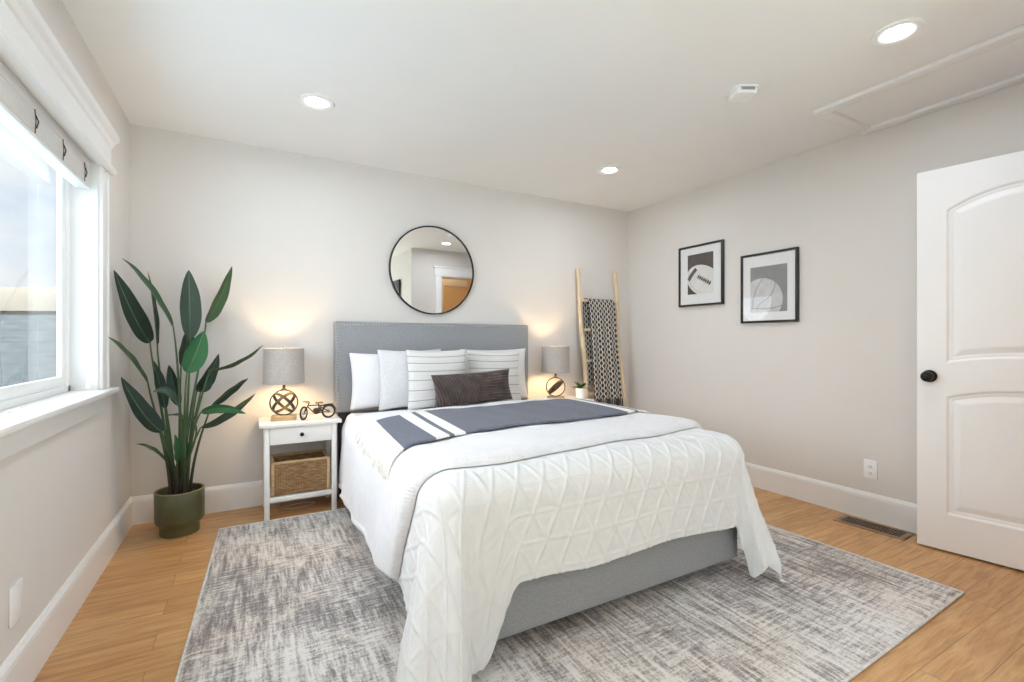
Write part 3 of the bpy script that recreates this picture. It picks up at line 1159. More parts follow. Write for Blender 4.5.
def drape(U, V, off, wave=0.011, bulge_l=0.15, bulge_r=0.12):
    """flat cloth coordinates (U, V) -> positions over the bed; off = distance above the cover surface"""
    eL = np.maximum(0, IX0 - U)
    eR = np.maximum(0, U - IX1)
    ex = np.maximum(eL, eR)
    sx = np.where(eL > 0, -1.0, 1.0)
    ey = np.maximum(0, IY0 - V)
    rho = np.hypot(ex, ey)
    phi = np.arctan2(ey, np.maximum(ex, 1e-9))
    phi = np.where(rho < 1e-9, PI / 2, phi)
    phi = np.where((ex <= 1e-9) & (ey > 0), PI / 2, phi)
    # the far corner's loose flap swings round towards the foot of the bed
    cornr = (eR > 0) & (ey > 0)
    phd = np.where(cornr, PI / 2 - (PI / 2 - phi) * (1 - 0.70 * np.sin(phi)), phi)
    th = np.minimum(rho / DR, PI / 2)
    hang = np.maximum(0, rho - DR * PI / 2)
    h = DR * np.sin(th) + 0.035 * hang
    d = DR * (1 - np.cos(th)) + hang * 0.999
    cu = np.clip(U, IX0, IX1)
    cv = np.maximum(V, IY0)
    # top puffiness
    top = 0.010 * np.sin(2.1 * cu + 1.0) * np.sin(1.7 * cv) + 0.004 * np.sin(7 * cu + 3 * cv)
    # folds of the hanging parts
    t = np.clip(hang / 0.45, 0, 1)
    al = np.where(ex > ey, cv, cu)
    fold = np.where(ey > ex, 0.5, 1.0) * wave * t * (np.sin(al * 13.0 + 0.6) + 0.6 * np.sin(al * 23.0 + 1.1))
    cor = np.clip(np.sin(2 * phi), 0, 1) * ((ex > 0) & (ey > 0))
    A = np.where(eL > 0, bulge_l, bulge_r)
    fold = fold * (1 - cor) + A * cor ** 0.62 * t ** 1.25
    # creases running down the corner cones
    fold = fold + 0.018 * cor * t * np.sin(phi * 9 + 2.0)
    head = np.clip((cv - 2.85) / 0.35, 0, 1)
    head = head * head * (3 - 2 * head)
    top = top - 0.066 * head
    phi = phd
    hh = h + fold + off * np.sin(th) - np.where(eR > 0, 0.008, 0.055) * head * (ex > 0) * np.minimum(1, ex / 0.1)
    X = cu + sx * np.cos(phi) * hh
    Y = cv - np.sin(phi) * hh
    Z = CZ + top - d + off * np.cos(th)
    # pool on the rug
    low = np.maximum(0, 0.022 + off * 0.5 - Z)
    Z = np.maximum(Z, 0.022 + off * 0.5)
    X = X + sx * np.cos(phi) * low * 0.8
    Y = Y - np.sin(phi) * low * 0.8
    return np.stack([X, Y, Z], -1)


def tri_ridge(U, V, b=0.108, h=0.106, w=0.0070):
    V = V - 0.03
    d1 = np.abs((V / h + 0.5) % 1 - 0.5) * h
    cs = h / math.hypot(h, b / 2)
    d2 = np.abs((U / b + V / (2 * h) + 0.5) % 1 - 0.5) * b * cs
    d3 = np.abs((U / b - V / (2 * h) + 0.5) % 1 - 0.5) * b * cs
    r = lambda d, q: np.exp(-(d / q) ** 2)
    ridge = np.maximum(r(d2, w), r(d3, w) * 0.9)
    pad = np.clip(np.minimum(np.minimum(d1, d2), d3) / 0.03, 0, 1)
    return 0.0062 * ridge + 0.0036 * r(d1, w * 0.8) + 0.0030 * pad


def fold_edge(us):
    return np.interp(us, [IX0 - 0.535, IX0 - 0.20, IX0, IX0 + 0.2, 1.2, IX1, IX1 + 0.46], [1.80, 1.60, 1.515, 1.525, 1.575, 1.665, 1.78]) + 0.006 * np.sin(us * 14)


def quilt():
    st = 0.005
    us = np.arange(IX0 - 0.565, IX1 + 0.565, st)
    vs = np.arange(IY0 - 0.450, 3.30, st)
    U, V = np.meshgrid(us, vs, indexing='ij')
    # a gently wavy hem
    eV = np.clip((IY0 - 0.2 - V) / 0.2, 0, 1)
    V2 = V + eV * 0.010 * np.sin(U * 9) + 0.0
    eU = np.clip((IX0 - 0.3 - U) / 0.2, 0, 1)
    U2 = U + eU * 0.012 * np.sin(V * 8)
    q = np.clip((IX0 + 0.20 - U) / 0.15, 0, 1)
    sag = 0.235 * q * q * (3 - 2 * q) * np.clip((U - (IX0 - 0.52)) / 0.40, 0, 1)
    q = np.clip((U - IX1 + 0.045) / 0.085, 0, 1)
    sag = sag + 0.230 * q * q * (3 - 2 * q) * np.clip((IX1 + 0.50 - U) / 0.42, 0, 1)
    V2 = V2 - sag * np.clip((IY0 - V) / 0.43, 0, 1) ** 1.2
    P = drape(U2, V2, tri_ridge(U, V) * np.clip((fold_edge(U) + 0.004 - V) / 0.03, 0, 1))
    o = grid_mesh('quilt', P, np.stack([U, V], -1), 'quilt_white')
    m = o.modifiers.new('thickness', 'SOLIDIFY')
    m.thickness = 0.009
    m.offset = -1
    tag(o, 'off-white quilt stitched in triangles draped over the foot of the bed', 'quilt')


quilt()


def lip(d, w, full, low):
    q = np.clip(d / w, 0, 1)
    return low + (full - low) * np.sqrt(np.clip(1 - (1 - q) ** 2, 0, 1))


def blanket():
    us = np.arange(IX0 - 0.535, IX1 + 0.46, 0.010)
    n = 210
    tt = np.linspace(0, 1, n)
    tt = 1 - (1 - tt) ** 1.0
    U = np.repeat(us[:, None], n, 1)
    f = fold_edge(us)
    V = f[:, None] + (3.34 - f[:, None]) * tt[None, :]
    # denser rows near the fold
    s = tt ** 1.8
    V = f[:, None] + (3.34 - f[:, None]) * s[None, :]
    dv = V - f[:, None]
    du = np.minimum(U - us[0], us[-1] - U)
    off = np.minimum(lip(dv, 0.034, 0.040, 0.004), lip(du, 0.02, 0.040, 0.006))
    off = off - 0.020 * np.clip((dv - 0.10) / 0.25, 0, 1) * np.clip(du / 0.03, 0, 1)     # the folded-back hem is thicker
    off = off + 0.0025 * np.sin(U * 17 + V * 9) * np.clip(dv / 0.1, 0, 1)
    P = drape(U, V, off)
    o = grid_mesh('blanket', P, np.stack([U, V], -1), 'waffle_white')
    tag(o, 'pale lavender-white waffle blanket folded back across the middle of the bed', 'blanket')


blanket()


def throw_():
    root = empty('throw_blanket', (BCX, 2.42, CZ), 'slate blue throw with white end stripes lying across the bed', 'throw')
    x0 = 0.590
    L = 1.50
    nu, nv = 200, 70
    u = np.linspace(0, L, nu)
    v = np.linspace(0, 1, nv)
    Um, Vm = np.meshgrid(u, v, indexing='ij')

    def cloth(Um, Vm):
        near = np.interp(Um, [-0.2, 0, 0.15, 0.32, 0.9, L, L + .2], [1.86, 1.87, 1.935, 1.99, 2.02, 2.05, 2.05])
        far = np.interp(Um, [-0.2, 0, 0.15, 0.32, 0.9, L, L + .2], [2.53, 2.56, 2.65, 2.70, 2.69, 2.69, 2.69])
        return x0 + Um - 0.035 * (1 - Vm), near + (far - near) * Vm + 0.006 * np.sin(Um * 20) * (Vm - 0.5)
    U, V = cloth(Um, Vm)
    d = np.minimum(Vm, 1 - Vm) * 0.75
    d = np.minimum(d, np.minimum(Um, L - Um) + 0.012)
    off = lip(d, 0.012, 0.036, 0.028) + 0.0015 * np.sin(U * 31 + V * 5)
    P = drape(U, V, off)
    P = P - np.array(root.location)
    grid_mesh('cloth', P, np.stack([Um, Vm * 0.75], -1), 'throw_weave', root)
    for side in (0, 1):
        bm = bmesh.new()
        k = 62
        for i in range(k):
            vv = (i + 0.5) / k
            ln = 0.095 + 0.03 * random.random()
            pts = []
            dv = (random.random() - 0.5) * 0.06
            for q in np.linspace(0, 1, 6):
                um = np.array([[-q * ln + 0.004]]) if side == 0 else np.array([[L + q * ln - 0.004]])
                a, b = cloth(um, np.array([[vv + dv * q * q]]))
                p = drape(a, b, np.array([[0.035 - 0.003 * q + 0.003 * random.random()]]))[0, 0]
                pts.append(p - np.array(root.location))
            tube(bm, pts, [0.0040, 0.0046, 0.0050, 0.0048, 0.0045, 0.0025], 6)
        f = bm_obj('fringe', bm, 'fringe_cream', root, True)
        f['label'] = 'cream yarn fringe'


throw_()


# ------------------------------------------------------------------ pillows
def pillow(name, w, h, t, mat, loc, lean, yaw, label, cat, roll=0.0, group=None, plump=0.42, seed=0, flat_uv=True):
    n = 44
    a = np.linspace(-1, 1, n)
    A, B = np.meshgrid(a, a, indexing='ij')
    r = np.random.default_rng(seed)
    ph = r.uniform(0, 6, 8)
    X = A * w / 2 * (1 - 0.065 * (1 - B ** 2)) * (1 - 0.0 * A)
    Z = B * h / 2 * (1 - 0.07 * (1 - A ** 2))
    prof = np.clip((1 - A ** 2) * (1 - B ** 2), 0, 1) ** plump
    wr = 0.05 * np.sin(5 * A + 3 * B + ph[0]) + 0.04 * np.sin(-4 * A + 7 * B + ph[1]) + 0.03 * np.sin(11 * A + ph[2]) * np.sin(9 * B + ph[3])
    D = t / 2 * prof * (1 + wr)
    Z = Z - 0.02 * h * prof * (1 - B) * 0.6
    front = np.stack([X, -D, Z + h / 2], -1)
    back = np.stack([X, D, Z + h / 2], -1)
    idx = np.arange(n * n).reshape(n, n)
    V = list(front.reshape(-1, 3))
    bidx = idx.copy()
    for i in range(n):
        for j in range(n):
            if 0 < i < n - 1 and 0 < j < n - 1:
                bidx[i, j] = len(V)
                V.append(back[i, j])
    uv = [(0, 0)] * len(V)
    for i in range(n):
        for j in range(n):
            c = ((A[i, j] + 1) / 2 * w, (B[i, j] + 1) / 2 * h)
            uv[idx[i, j]] = c
            uv[bidx[i, j]] = c
    F = []
    for i in range(n - 1):
        for j in range(n - 1):
            F.append((idx[i, j], idx[i + 1, j], idx[i + 1, j + 1], idx[i, j + 1]))
            F.append((bidx[i, j], bidx[i, j + 1], bidx[i + 1, j + 1], bidx[i + 1, j]))
    o = mesh_obj(name, V, [tuple(int(k) for k in f) for f in F], mat, None, True, uv)
    o.location = loc
    o.rotation_euler = (Matrix.Rotation(yaw, 4, 'Z') @ Matrix.Rotation(-lean, 4, 'X') @ Matrix.Rotation(roll, 4, 'Y')).to_euler()
    tag(o, label, cat, group)
    return o


ZP = 0.634
pillow('bed_pillow', 0.60, 0.405, 0.14, 'white_linen', (0.905, 3.395, ZP - 0.002), 0.10, 0.0, 'plain white bed pillow at the left end of the headboard', 'pillow', seed=1)
pillow('pillow_sham', 0.47, 0.425, 0.115, 'pillow_grey', (1.005, 3.262, ZP + 0.003), 0.11, 0.01, 'plain light grey square pillow between the white pillow and a striped one', 'pillow', seed=2)
pillow('striped_pillow', 0.455, 0.420, 0.11, 'stripe_linen', (1.165, 3.142, ZP + 0.008), 0.12, 0.0, 'cream pillow with thin charcoal stripes in front of the grey pillow', 'pillow', seed=3)
pillow('pillow_sham', 0.60, 0.425, 0.14, 'pillow_cream', (1.745, 3.395, ZP - 0.002), 0.10, -0.01, 'plain cream pillow at the right end of the headboard', 'pillow', seed=4)
pillow('striped_pillow', 0.46, 0.410, 0.115, 'stripe_linen', (1.665, 3.255, ZP + 0.006), 0.11, -0.02, 'cream pillow with thin charcoal stripes behind the right end of the brown pillow', 'pillow', roll=0.02, seed=5)
pillow('lumbar_pillow', 0.61, 0.228, 0.11, 'lumbar_velvet', (1.388, 3.022, ZP + 0.040), 0.16, -0.01, 'dark brown pleated velvet lumbar pillow in front of the others', 'pillow', roll=-0.045, seed=6)


# ------------------------------------------------------------------ mirror
def mirror():
    t = empty('round_mirror', (1.287, 3.6255, 1.685), 'round wall mirror with thin black frame above the headboard', 'mirror')
    t.rotation_euler = (math.radians(0.55), 0, 0)
    R = 0.355
    M = Matrix.Rotation(PI / 2, 4, 'X')
    bm = bmesh.new()
    lathe(bm, [(R - 0.010, 0.004), (R - 0.010, 0.026), (R, 0.026), (R, 0.002), (R - 0.010, 0.004)], 96, M=M)
    bm_obj('mirror_frame', bm, 'black_metal', t, True)
    bm = bmesh.new()
    lathe(bm, [(R - 0.009, 0.003), (R - 0.009, 0.018), (0, 0.018)], 96, M=M)
    o = bm_obj('mirror_glass', bm, 'mirror_silver', t)


mirror()


# ------------------------------------------------------------------ framed prints
plain('print_brown', (0.085, 0.070, 0.062), 0.6, var=0.12, nscale=14)
plain('print_grey', (0.27, 0.265, 0.26), 0.6, var=0.10, nscale=10)
plain('print_paper', (0.74, 0.725, 0.70), 0.6, var=0.05, nscale=12)
plain('print_pale', (0.60, 0.59, 0.575), 0.6, var=0.09, nscale=22)
plain('print_ink', (0.06, 0.052, 0.048), 0.6)
plain('print_line', (0.33, 0.32, 0.31), 0.6)


def clip_poly(poly, x0, x1, y0, y1):
    def cut(p, inside, inter):
        out = []
        for i, c in enumerate(p):
            pr = p[i - 1]
            if inside(c):
                if not inside(pr):
                    out.append(inter(pr, c))
                out.append(c)
            elif inside(pr):
                out.append(inter(pr, c))
        return out

    def ix(v, k):
        def f(a, b):
            t_ = (v - a[k]) / (b[k] - a[k])
            return (a[0] + (b[0] - a[0]) * t_, a[1] + (b[1] - a[1]) * t_)
        return f
    for ins, it in ((lambda c: c[0] >= x0, ix(x0, 0)), (lambda c: c[0] <= x1, ix(x1, 0)), (lambda c: c[1] >= y0, ix(y0, 1)), (lambda c: c[1] <= y1, ix(y1, 1))):
        if not poly:
            return []
        poly = cut(poly, ins, it)
    return poly


def frame_pic(yc, zc, w, h, label, kind, bw, pw, ph, pdz):
    """picture hangs on the right wall; local a runs from the far (left in view) to the near edge"""
    t = empty('framed_print', (XR, yc, zc), label, 'picture', 'framed prints on the right wall')
    D = 0.026
    b = 0.017
    boxes('frame', [(-D, 0, -w / 2, -w / 2 + b, -h / 2, h / 2), (-D, 0, w / 2 - b, w / 2, -h / 2, h / 2),
                    (-D, 0, -w / 2 + b, w / 2 - b, -h / 2, -h / 2 + b), (-D, 0, -w / 2 + b, w / 2 - b, h / 2 - b, h / 2)], 'black_frame', t, bev=0.0015)
    boxes('mat', [(-D + 0.010, -0.001, -w / 2 + b - 0.002, w / 2 - b + 0.002, -h / 2 + b - 0.002, h / 2 - b + 0.002)], 'mat_board', t)
    # print: flat layers just above the mat
    x = [-D + 0.0096]
    pr = boxes('print', [(-D + 0.0096, -D + 0.0101, -pw / 2, pw / 2, pdz - ph / 2, pdz + ph / 2)], 'print_brown' if kind == 'oval' else 'print_grey', t)

    lay = [0]

    def shape(name, poly, mat):
        poly = clip_poly(poly, -pw / 2, pw / 2, pdz - ph / 2, pdz + ph / 2)
        if len(poly) < 3:
            return
        lay[0] += 1
        xx = -D + 0.0096 - 0.00012 * lay[0]
        bm = bmesh.new()
        vs = [bm.verts.new((xx, -p_[0], p_[1])) for p_ in poly]
        bm.faces.new(vs)
        bm_obj(name, bm, mat, pr)

    def ell(cx, cy, rx, ry, rot, n=64, a0=0, a1=2 * PI):
        o_ = []
        for k in range(n):
            a = a0 + (a1 - a0) * k / n
            px, py = rx * math.cos(a), ry * math.sin(a)
            o_.append((cx + px * math.cos(rot) - py * math.sin(rot), cy + px * math.sin(rot) + py * math.cos(rot)))
        return o_

    def strip(pts, wd):
        L, R = [], []
        for i, p_ in enumerate(pts):
            q0, q1 = pts[max(0, i - 1)], pts[min(len(pts) - 1, i + 1)]
            dx, dy = q1[0] - q0[0], q1[1] - q0[1]
            l = math.hypot(dx, dy)
            nx, ny = -dy / l * wd / 2, dx / l * wd / 2
            L.append((p_[0] + nx, p_[1] + ny))
            R.append((p_[0] - nx, p_[1] - ny))
        return L, R

    def line(name, pts, wd, mat):
        L, R = strip(pts, wd)
        for i in range(len(L) - 1):
            quad = clip_poly([L[i], L[i + 1], R[i + 1], R[i]], -pw / 2, pw / 2, pdz - ph / 2, pdz + ph / 2)
            yield quad

    def lines(name, lst, mat):
        bm = bmesh.new()
        lay[0] += 1
        xx = -D + 0.0096 - 0.00012 * lay[0]
        for pts, wd in lst:
            for q in line(name, pts, wd, mat):
                if len(q) >= 3:
                    bm.faces.new([bm.verts.new((xx, -p_[0], p_[1])) for p_ in q])
        bm_obj(name, bm, mat, pr)
    if kind == 'oval':
        # close crop of an oval ball with a dark band and laces
        cx, cy = 0.032, pdz - 0.062
        shape('ball', ell(cx, cy, 0.190, 0.132, -0.45), 'print_ink')
        shape('ball', ell(cx, cy, 0.184, 0.126, -0.45), 'print_paper')
        lines('band', [([(-0.122, pdz - 0.048), (-0.100, pdz - 0.015), (-0.068, pdz + 0.020), (-0.040, pdz + 0.046)], 0.034)], 'print_brown')
        ang = -0.52
        cxl, cyl = 0.040, pdz - 0.058
        ax, ay = math.cos(ang), math.sin(ang)
        lst = [([(cxl - 0.075 * ax, cyl - 0.075 * ay), (cxl + 0.075 * ax, cyl + 0.075 * ay)], 0.010)]
        for k in range(7):
            s = -0.066 + 0.022 * k
            mx_, my_ = cxl + s * ax, cyl + s * ay
            lst.append(([(mx_ + 0.018 * ay, my_ - 0.018 * ax), (mx_ - 0.018 * ay, my_ + 0.018 * ax)], 0.012))
        lines('laces', lst, 'print_ink')
        lines('seam', [(ell(cx, cy, 0.165, 0.105, -0.45, 40, 2.9, 4.9), 0.003)], 'print_line')
    else:
        cx, cy, r = -0.055, pdz - 0.080, 0.168
        shape('ball', ell(cx, cy, r, r, 0), 'print_line')
        shape('ball', ell(cx, cy, r - 0.004, r - 0.004, 0), 'print_pale')

        def arc(pts):
            o_ = []
            for k in range(25):
                q = k / 24
                o_.append(tuple(pts[0][i] * (1 - q) ** 2 + pts[1][i] * 2 * q * (1 - q) + pts[2][i] * q * q for i in (0, 1)))
            return o_
        lines('seam', [(arc(((-0.045, pdz + 0.080), (-0.125, pdz - 0.02), (-0.128, pdz - 0.150))), 0.007),
                       (arc(((0.055, pdz + 0.045), (0.045, pdz - 0.055), (-0.040, pdz - 0.09))), 0.007),
                       (arc(((-0.040, pdz - 0.09), (-0.085, pdz - 0.115), (-0.092, pdz - 0.160))), 0.007),
                       (arc(((-0.130, pdz - 0.135), (0.0, pdz - 0.165), (0.108, pdz - 0.125))), 0.007)], 'print_line')
    boxes('glass', [(-D + 0.0055, -D + 0.0065, -w / 2 + b - 0.001, w / 2 - b + 0.001, -h / 2 + b - 0.001, h / 2 - b + 0.001)], 'picture_glass', t)
    return t


frame_pic(2.736, 1.683, 0.452, 0.528, 'black-framed print of an oval ball with laces, nearer the corner', 'oval', 0.017, 0.262, 0.345, 0.012)
frame_pic(2.130, 1.518, 0.440, 0.528, 'black-framed print of a round seamed ball, nearer the door', 'round', 0.017, 0.285, 0.345, -0.012)


# ------------------------------------------------------------------ nightstands
def nightstand(x0, label):
    t = empty('nightstand', (x0 + 0.215, 3.44, 0), label, 'nightstand', 'matching nightstands')
    hw, fy, by = 0.213, -0.150, 0.165
    lg = 0.030
    for x in (-hw, hw - lg):
        for y in (fy, by - lg):
            box('leg', (x, x + lg, y, y + lg, 0.0, 0.578), 'white_lacquer', t, 0.002)
    box('top', (-hw - 0.028, hw + 0.028, fy - 0.025, by + 0.010, 0.578, 0.600), 'white_lacquer', t, 0.003)
    boxes('apron', [(-hw + 0.003, -hw + lg - 0.003, fy + lg, by - lg, 0.468, 0.578), (hw - lg + 0.003, hw - 0.003, fy + lg, by - lg, 0.468, 0.578),
                    (-hw + lg, hw - lg, by - lg + 0.004, by - 0.004, 0.468, 0.578)], 'white_lacquer', t)
    d = boxes('drawer', [(-hw + lg + 0.002, hw - lg - 0.002, fy + 0.001, fy + 0.018, 0.466, 0.575), (-hw + lg + 0.006, hw - lg - 0.006, fy + 0.018, by - lg, 0.472, 0.478)], 'white_lacquer', t, bev=0.0015)
    bm = bmesh.new()
    lathe(bm, [(0, 0), (0.006, 0), (0.006, 0.010), (0.012, 0.016), (0.0125, 0.022), (0.008, 0.026), (0, 0.027)], 20, M=Matrix.Translation((0, fy + 0.001, 0.522)) @ Matrix.Rotation(PI / 2, 4, 'X'))
    k = bm_obj('knob', bm, 'black_metal', d, True)
    k['label'] = 'small black knob'
    boxes('shelf', [(-hw + 0.004, hw - 0.004, fy + 0.004, by - 0.004, 0.112, 0.130), (-hw + lg, hw - lg, fy + 0.002, fy + 0.020, 0.106, 0.136), (-hw + lg, hw - lg, by - 0.020, by - 0.002, 0.106, 0.136)], 'white_lacquer', t, bev=0.002)
    return t


nightstand(0.075, 'white one-drawer nightstand left of the bed')
nightstand(2.200, 'white one-drawer nightstand between the bed and the ladder')


# wicker storage crate on the left nightstand's shelf
def crate():
    t = empty('wicker_basket', (0.290, 3.448, 0.132), 'open woven wicker basket on the lower shelf of the left nightstand', 'basket')
    hw, hd, h, th = 0.168, 0.125, 0.215, 0.012

    def panel(name, x0, x1, y0, y1, z0, z1, axis):
        bm = bmesh.new()
        bx(bm, x0, x1, y0, y1, z0, z1)
        me = bpy.data.meshes.new(name)
        uvl = bm.loops.layers.uv.new('UVMap')
        for f in bm.faces:
            for l in f.loops:
                l[uvl].uv = ((l.vert.co.x if axis == 'x' else l.vert.co.y), l.vert.co.z)
        bm.to_mesh(me)
        bm.free()
        me.materials.append(MATS['basket_weave'])
        o = bpy.data.objects.new(name, me)
        COL.objects.link(o)
        o.parent = t
    panel('side_panel', -hw, hw, -hd, -hd + th, 0.004, h - 0.01, 'x')
    panel('side_panel', -hw, hw, hd - th, hd, 0.004, h - 0.01, 'x')
    panel('side_panel', -hw, -hw + th, -hd + th, hd - th, 0.004, h - 0.01, 'y')
    panel('side_panel', hw - th, hw, -hd + th, hd - th, 0.004, h - 0.01, 'y')
    panel('bottom_panel', -hw + th, hw - th, -hd + th, hd - th, 0.0, 0.010, 'x')
    for x in (-hw, hw):
        for y in (-hd, hd):
            box('corner_post', (x - 0.008 if x < 0 else x - 0.012, x + 0.012 if x < 0 else x + 0.008, y - 0.006, y + 0.006, 0.0, h), 'oak_block', t, 0.003)
    boxes('rim', [(-hw, hw, -hd - 0.004, -hd + th + 0.002, h - 0.012, h + 0.002), (-hw, hw, hd - th - 0.002, hd + 0.004, h - 0.012, h + 0.002),
                  (-hw - 0.004, -hw + th + 0.002, -hd, hd, h - 0.012, h + 0.002), (hw - th - 0.002, hw + 0.004, -hd, hd, h - 0.012, h + 0.002)], 'oak_block', t, bev=0.003)


crate()


# ------------------------------------------------------------------ table lamps
def lamp(x, y, z, rz, label, hoops):
    t = empty('table_lamp', (x, y, z), label, 'table lamp', 'matching table lamps', rz)
    b = box('base', (-0.075, 0.075, -0.045, 0.045, 0.0, 0.030), 'oak_block', t, 0.004)
    b['label'] = 'pale wooden block base'
    R, cz = 0.086, 0.114
    for nrm in hoops:
        bm = bmesh.new()
        q = Vector((0, 0, 1)).rotation_difference(Vector(nrm).normalized()).to_matrix().to_4x4()
        # flat metal hoop
        lathe(bm, [(R, -0.0085), (R, 0.0085), (R - 0.008, 0.0085), (R - 0.008, -0.0085), (R, -0.0085)], 48, M=Matrix.Translation((0, 0, cz)) @ q)
        bm_obj('hoop', bm, 'bronze_metal', t, True)
        R -= 0.0006
    bm = bmesh.new()
    lathe(bm, [(0, 0.192), (0.020, 0.193), (0.019, 0.201), (0.009, 0.206), (0.009, 0.240), (0.014, 0.242), (0.014, 0.275), (0, 0.276)], 20)
    bm_obj('stem', bm, 'bronze_metal', t, True)
    bm = bmesh.new()
    lathe(bm, [(0.012, 0.276), (0.022, 0.300), (0.031, 0.330), (0.028, 0.352), (0.014, 0.366), (0, 0.370)], 20)
    bulb = bm_obj('bulb', bm, 'bulb_glow', t, True)
    bm = bmesh.new()
    r0, r1, z0, z1 = 0.124, 0.121, 0.240, 0.470
    lathe(bm, [(r0, z0), (r1, z1), (r1 - 0.0015, z1), (r0 - 0.0015, z0), (r0, z0)], 64)
    bm_obj('lamp_shade', bm, 'lamp_shade_fabric', t, True)
    bm = bmesh.new()
    for k in range(3):
        a = 2 * PI * k / 3
        tube(bm, [(0.006 * math.cos(a), 0.006 * math.sin(a), 0.462), (r1 * math.cos(a), r1 * math.sin(a), 0.466)], 0.0018, 6)
    tube(bm, [(0.0, 0.016, 0.274), (0, 0.046, 0.315), (0, 0.044, 0.39), (0, 0.0, 0.464)], 0.0018, 6)
    tube(bm, [(0.0, -0.016, 0.274), (0, -0.046, 0.315), (0, -0.044, 0.39), (0, 0.0, 0.464)], 0.0018, 6)
    bm_obj('harp', bm, 'nickel', t, True)
    bm = bmesh.new()
    lathe(bm, [(0, 0.464), (0.006, 0.464), (0.005, 0.470), (0.008, 0.475), (0.007, 0.481), (0, 0.484)], 14)
    bm_obj('finial', bm, 'nickel', t, True)
    return t


lamp(0.195, 3.425, 0.600, -0.12, 'lit lamp with grey drum shade on the left nightstand beside a model bicycle',
     ((0, 1, 0), (0.65, 0.42, 0.65), (-0.65, 0.42, 0.65)))
lamp(2.345, 3.420, 0.600, -0.55, 'lit lamp with grey drum shade right of the bed beside a small potted plant',
     ((0, 1, 0), (-0.74, 0.14, 0.66), (-0.66, -0.10, 0.74)))


# ------------------------------------------------------------------ model motor bicycle
def bike():
    t = empty('model_bicycle', (0.392, 3.365, 0.600), 'small black wire model bicycle with tan seat on the left nightstand', 'model bicycle', None, 0.12)
    R = 0.040

    def wheel(x, yaw, name='wheel'):
        W_ = empty_part(name, t, (x, 0, R + 0.004), yaw)
        M = Matrix.Rotation(PI / 2, 4, 'X')
        bm = bmesh.new()
        pts = [(R * math.cos(a), 0, R * math.sin(a)) for a in np.linspace(0, 2 * PI, 36, endpoint=False)]
        tube(bm, pts, 0.0058, 8, True)
        o = bm_obj('tire', bm, 'tire_rubber', W_, True)
        bm = bmesh.new()
        pts = [((R - 0.007) * math.cos(a), 0, (R - 0.007) * math.sin(a)) for a in np.linspace(0, 2 * PI, 36, endpoint=False)]
        tube(bm, pts, 0.0016, 6, True)
        for k in range(10):
            a = 2 * PI * k / 10
            tube(bm, [(0, 0, 0), ((R - 0.007) * math.cos(a), 0, (R - 0.007) * math.sin(a))], 0.0007, 5)
        lathe(bm, [(0, -0.008), (0.009, -0.008), (0.012, -0.003), (0.012, 0.003), (0.009, 0.008), (0, 0.008)], 16, M=M)
        bm_obj('spokes', bm, 'nickel', W_, True)
        return W_

    def empty_part(name, par, loc, rz):
        # the tyre mesh parent: a hub axle
        bm = bmesh.new()
        tube(bm, [(0, -0.012, 0), (0, 0.012, 0)], 0.003, 8)
        o = bm_obj(name, bm, 'black_metal', par, True, loc)
        o.rotation_euler = (0, 0, rz)
        return o
    wheel(-0.085, 0.85)
    wheel(0.072, 0.0)
    bm = bmesh.new()
    hz = R + 0.004
    tube(bm, [(-0.050, 0, 0.112), (-0.062, 0, 0.085), (-0.085, 0.008, hz)], 0.0036, 8)
    tube(bm, [(-0.062, 0, 0.085), (-0.085, -0.010, hz)], 0.0032, 8)
    tube(bm, [(-0.056, 0, 0.092), (0.010, 0, 0.090), (0.032, 0, 0.082)], 0.0036, 8)
    tube(bm, [(-0.058, 0, 0.082), (-0.020, 0, 0.040), (0.018, 0, 0.038)], 0.0036, 8)
    tube(bm, [(0.006, 0, 0.100), (0.012, 0, 0.066), (0.018, 0, 0.038), (0.072, 0.008, hz)], 0.0034, 8)
    tube(bm, [(0.014, 0, 0.082), (0.072, -0.008, hz)], 0.0032, 8)
    tube(bm, [(0.022, 0, 0.086), (0.070, 0, 0.092), (0.100, 0, 0.090)], 0.0038, 8)
    tube(bm, [(0.092, 0.008, 0.090), (0.110, 0.006, 0.062), (0.112, 0, 0.050)], 0.0032, 8)
    bm_obj('frame', bm, 'black_metal', t, True)
    bm = bmesh.new()
    lathe(bm, [(0, -0.016), (0.019, -0.016), (0.022, 0), (0.019, 0.016), (0, 0.016)], 16, M=Matrix.Translation((-0.008, 0, 0.052)) @ Matrix.Rotation(PI / 2, 4, 'X'))
    bx(bm, 0.002, 0.026, -0.010, 0.010, 0.046, 0.074, 0.003)
    bm_obj('engine', bm, 'bronze_metal', t, True)
    bm = bmesh.new()
    tube(bm, [(-0.050, 0, 0.112), (-0.052, 0.020, 0.117), (-0.066, 0.038, 0.116)], 0.0022, 8)
    tube(bm, [(-0.050, 0, 0.112), (-0.052, -0.020, 0.117), (-0.066, -0.038, 0.116)], 0.0022, 8)
    hb = bm_obj('handlebar', bm, 'black_metal', t, True)
    for s in (-1, 1):
        bm = bmesh.new()
        tube(bm, [(-0.062, s * 0.034, 0.116), (-0.082, s * 0.042, 0.116)], 0.004, 8)
        bm_obj('grip', bm, 'tan_leather', hb, True)
    bm = bmesh.new()
    bx(bm, -0.012, 0.036, -0.014, 0.014, 0.100, 0.112, 0.005, 3)
    s = bm_obj('seat', bm, 'tan_leather', t, True)
    s['label'] = 'tan leather seat'
    bm = bmesh.new()
    for a0, x in ((0.5, 0.072), (0.2, -0.085)):
        pass
    tube(bm, [(0.072 + (R + 0.008) * math.cos(a), 0, hz + (R + 0.008) * math.sin(a)) for a in np.linspace(0.1, 2.4, 14)], 0.0026, 8)
    bm_obj('fender', bm, 'black_metal', t, True)


bike()


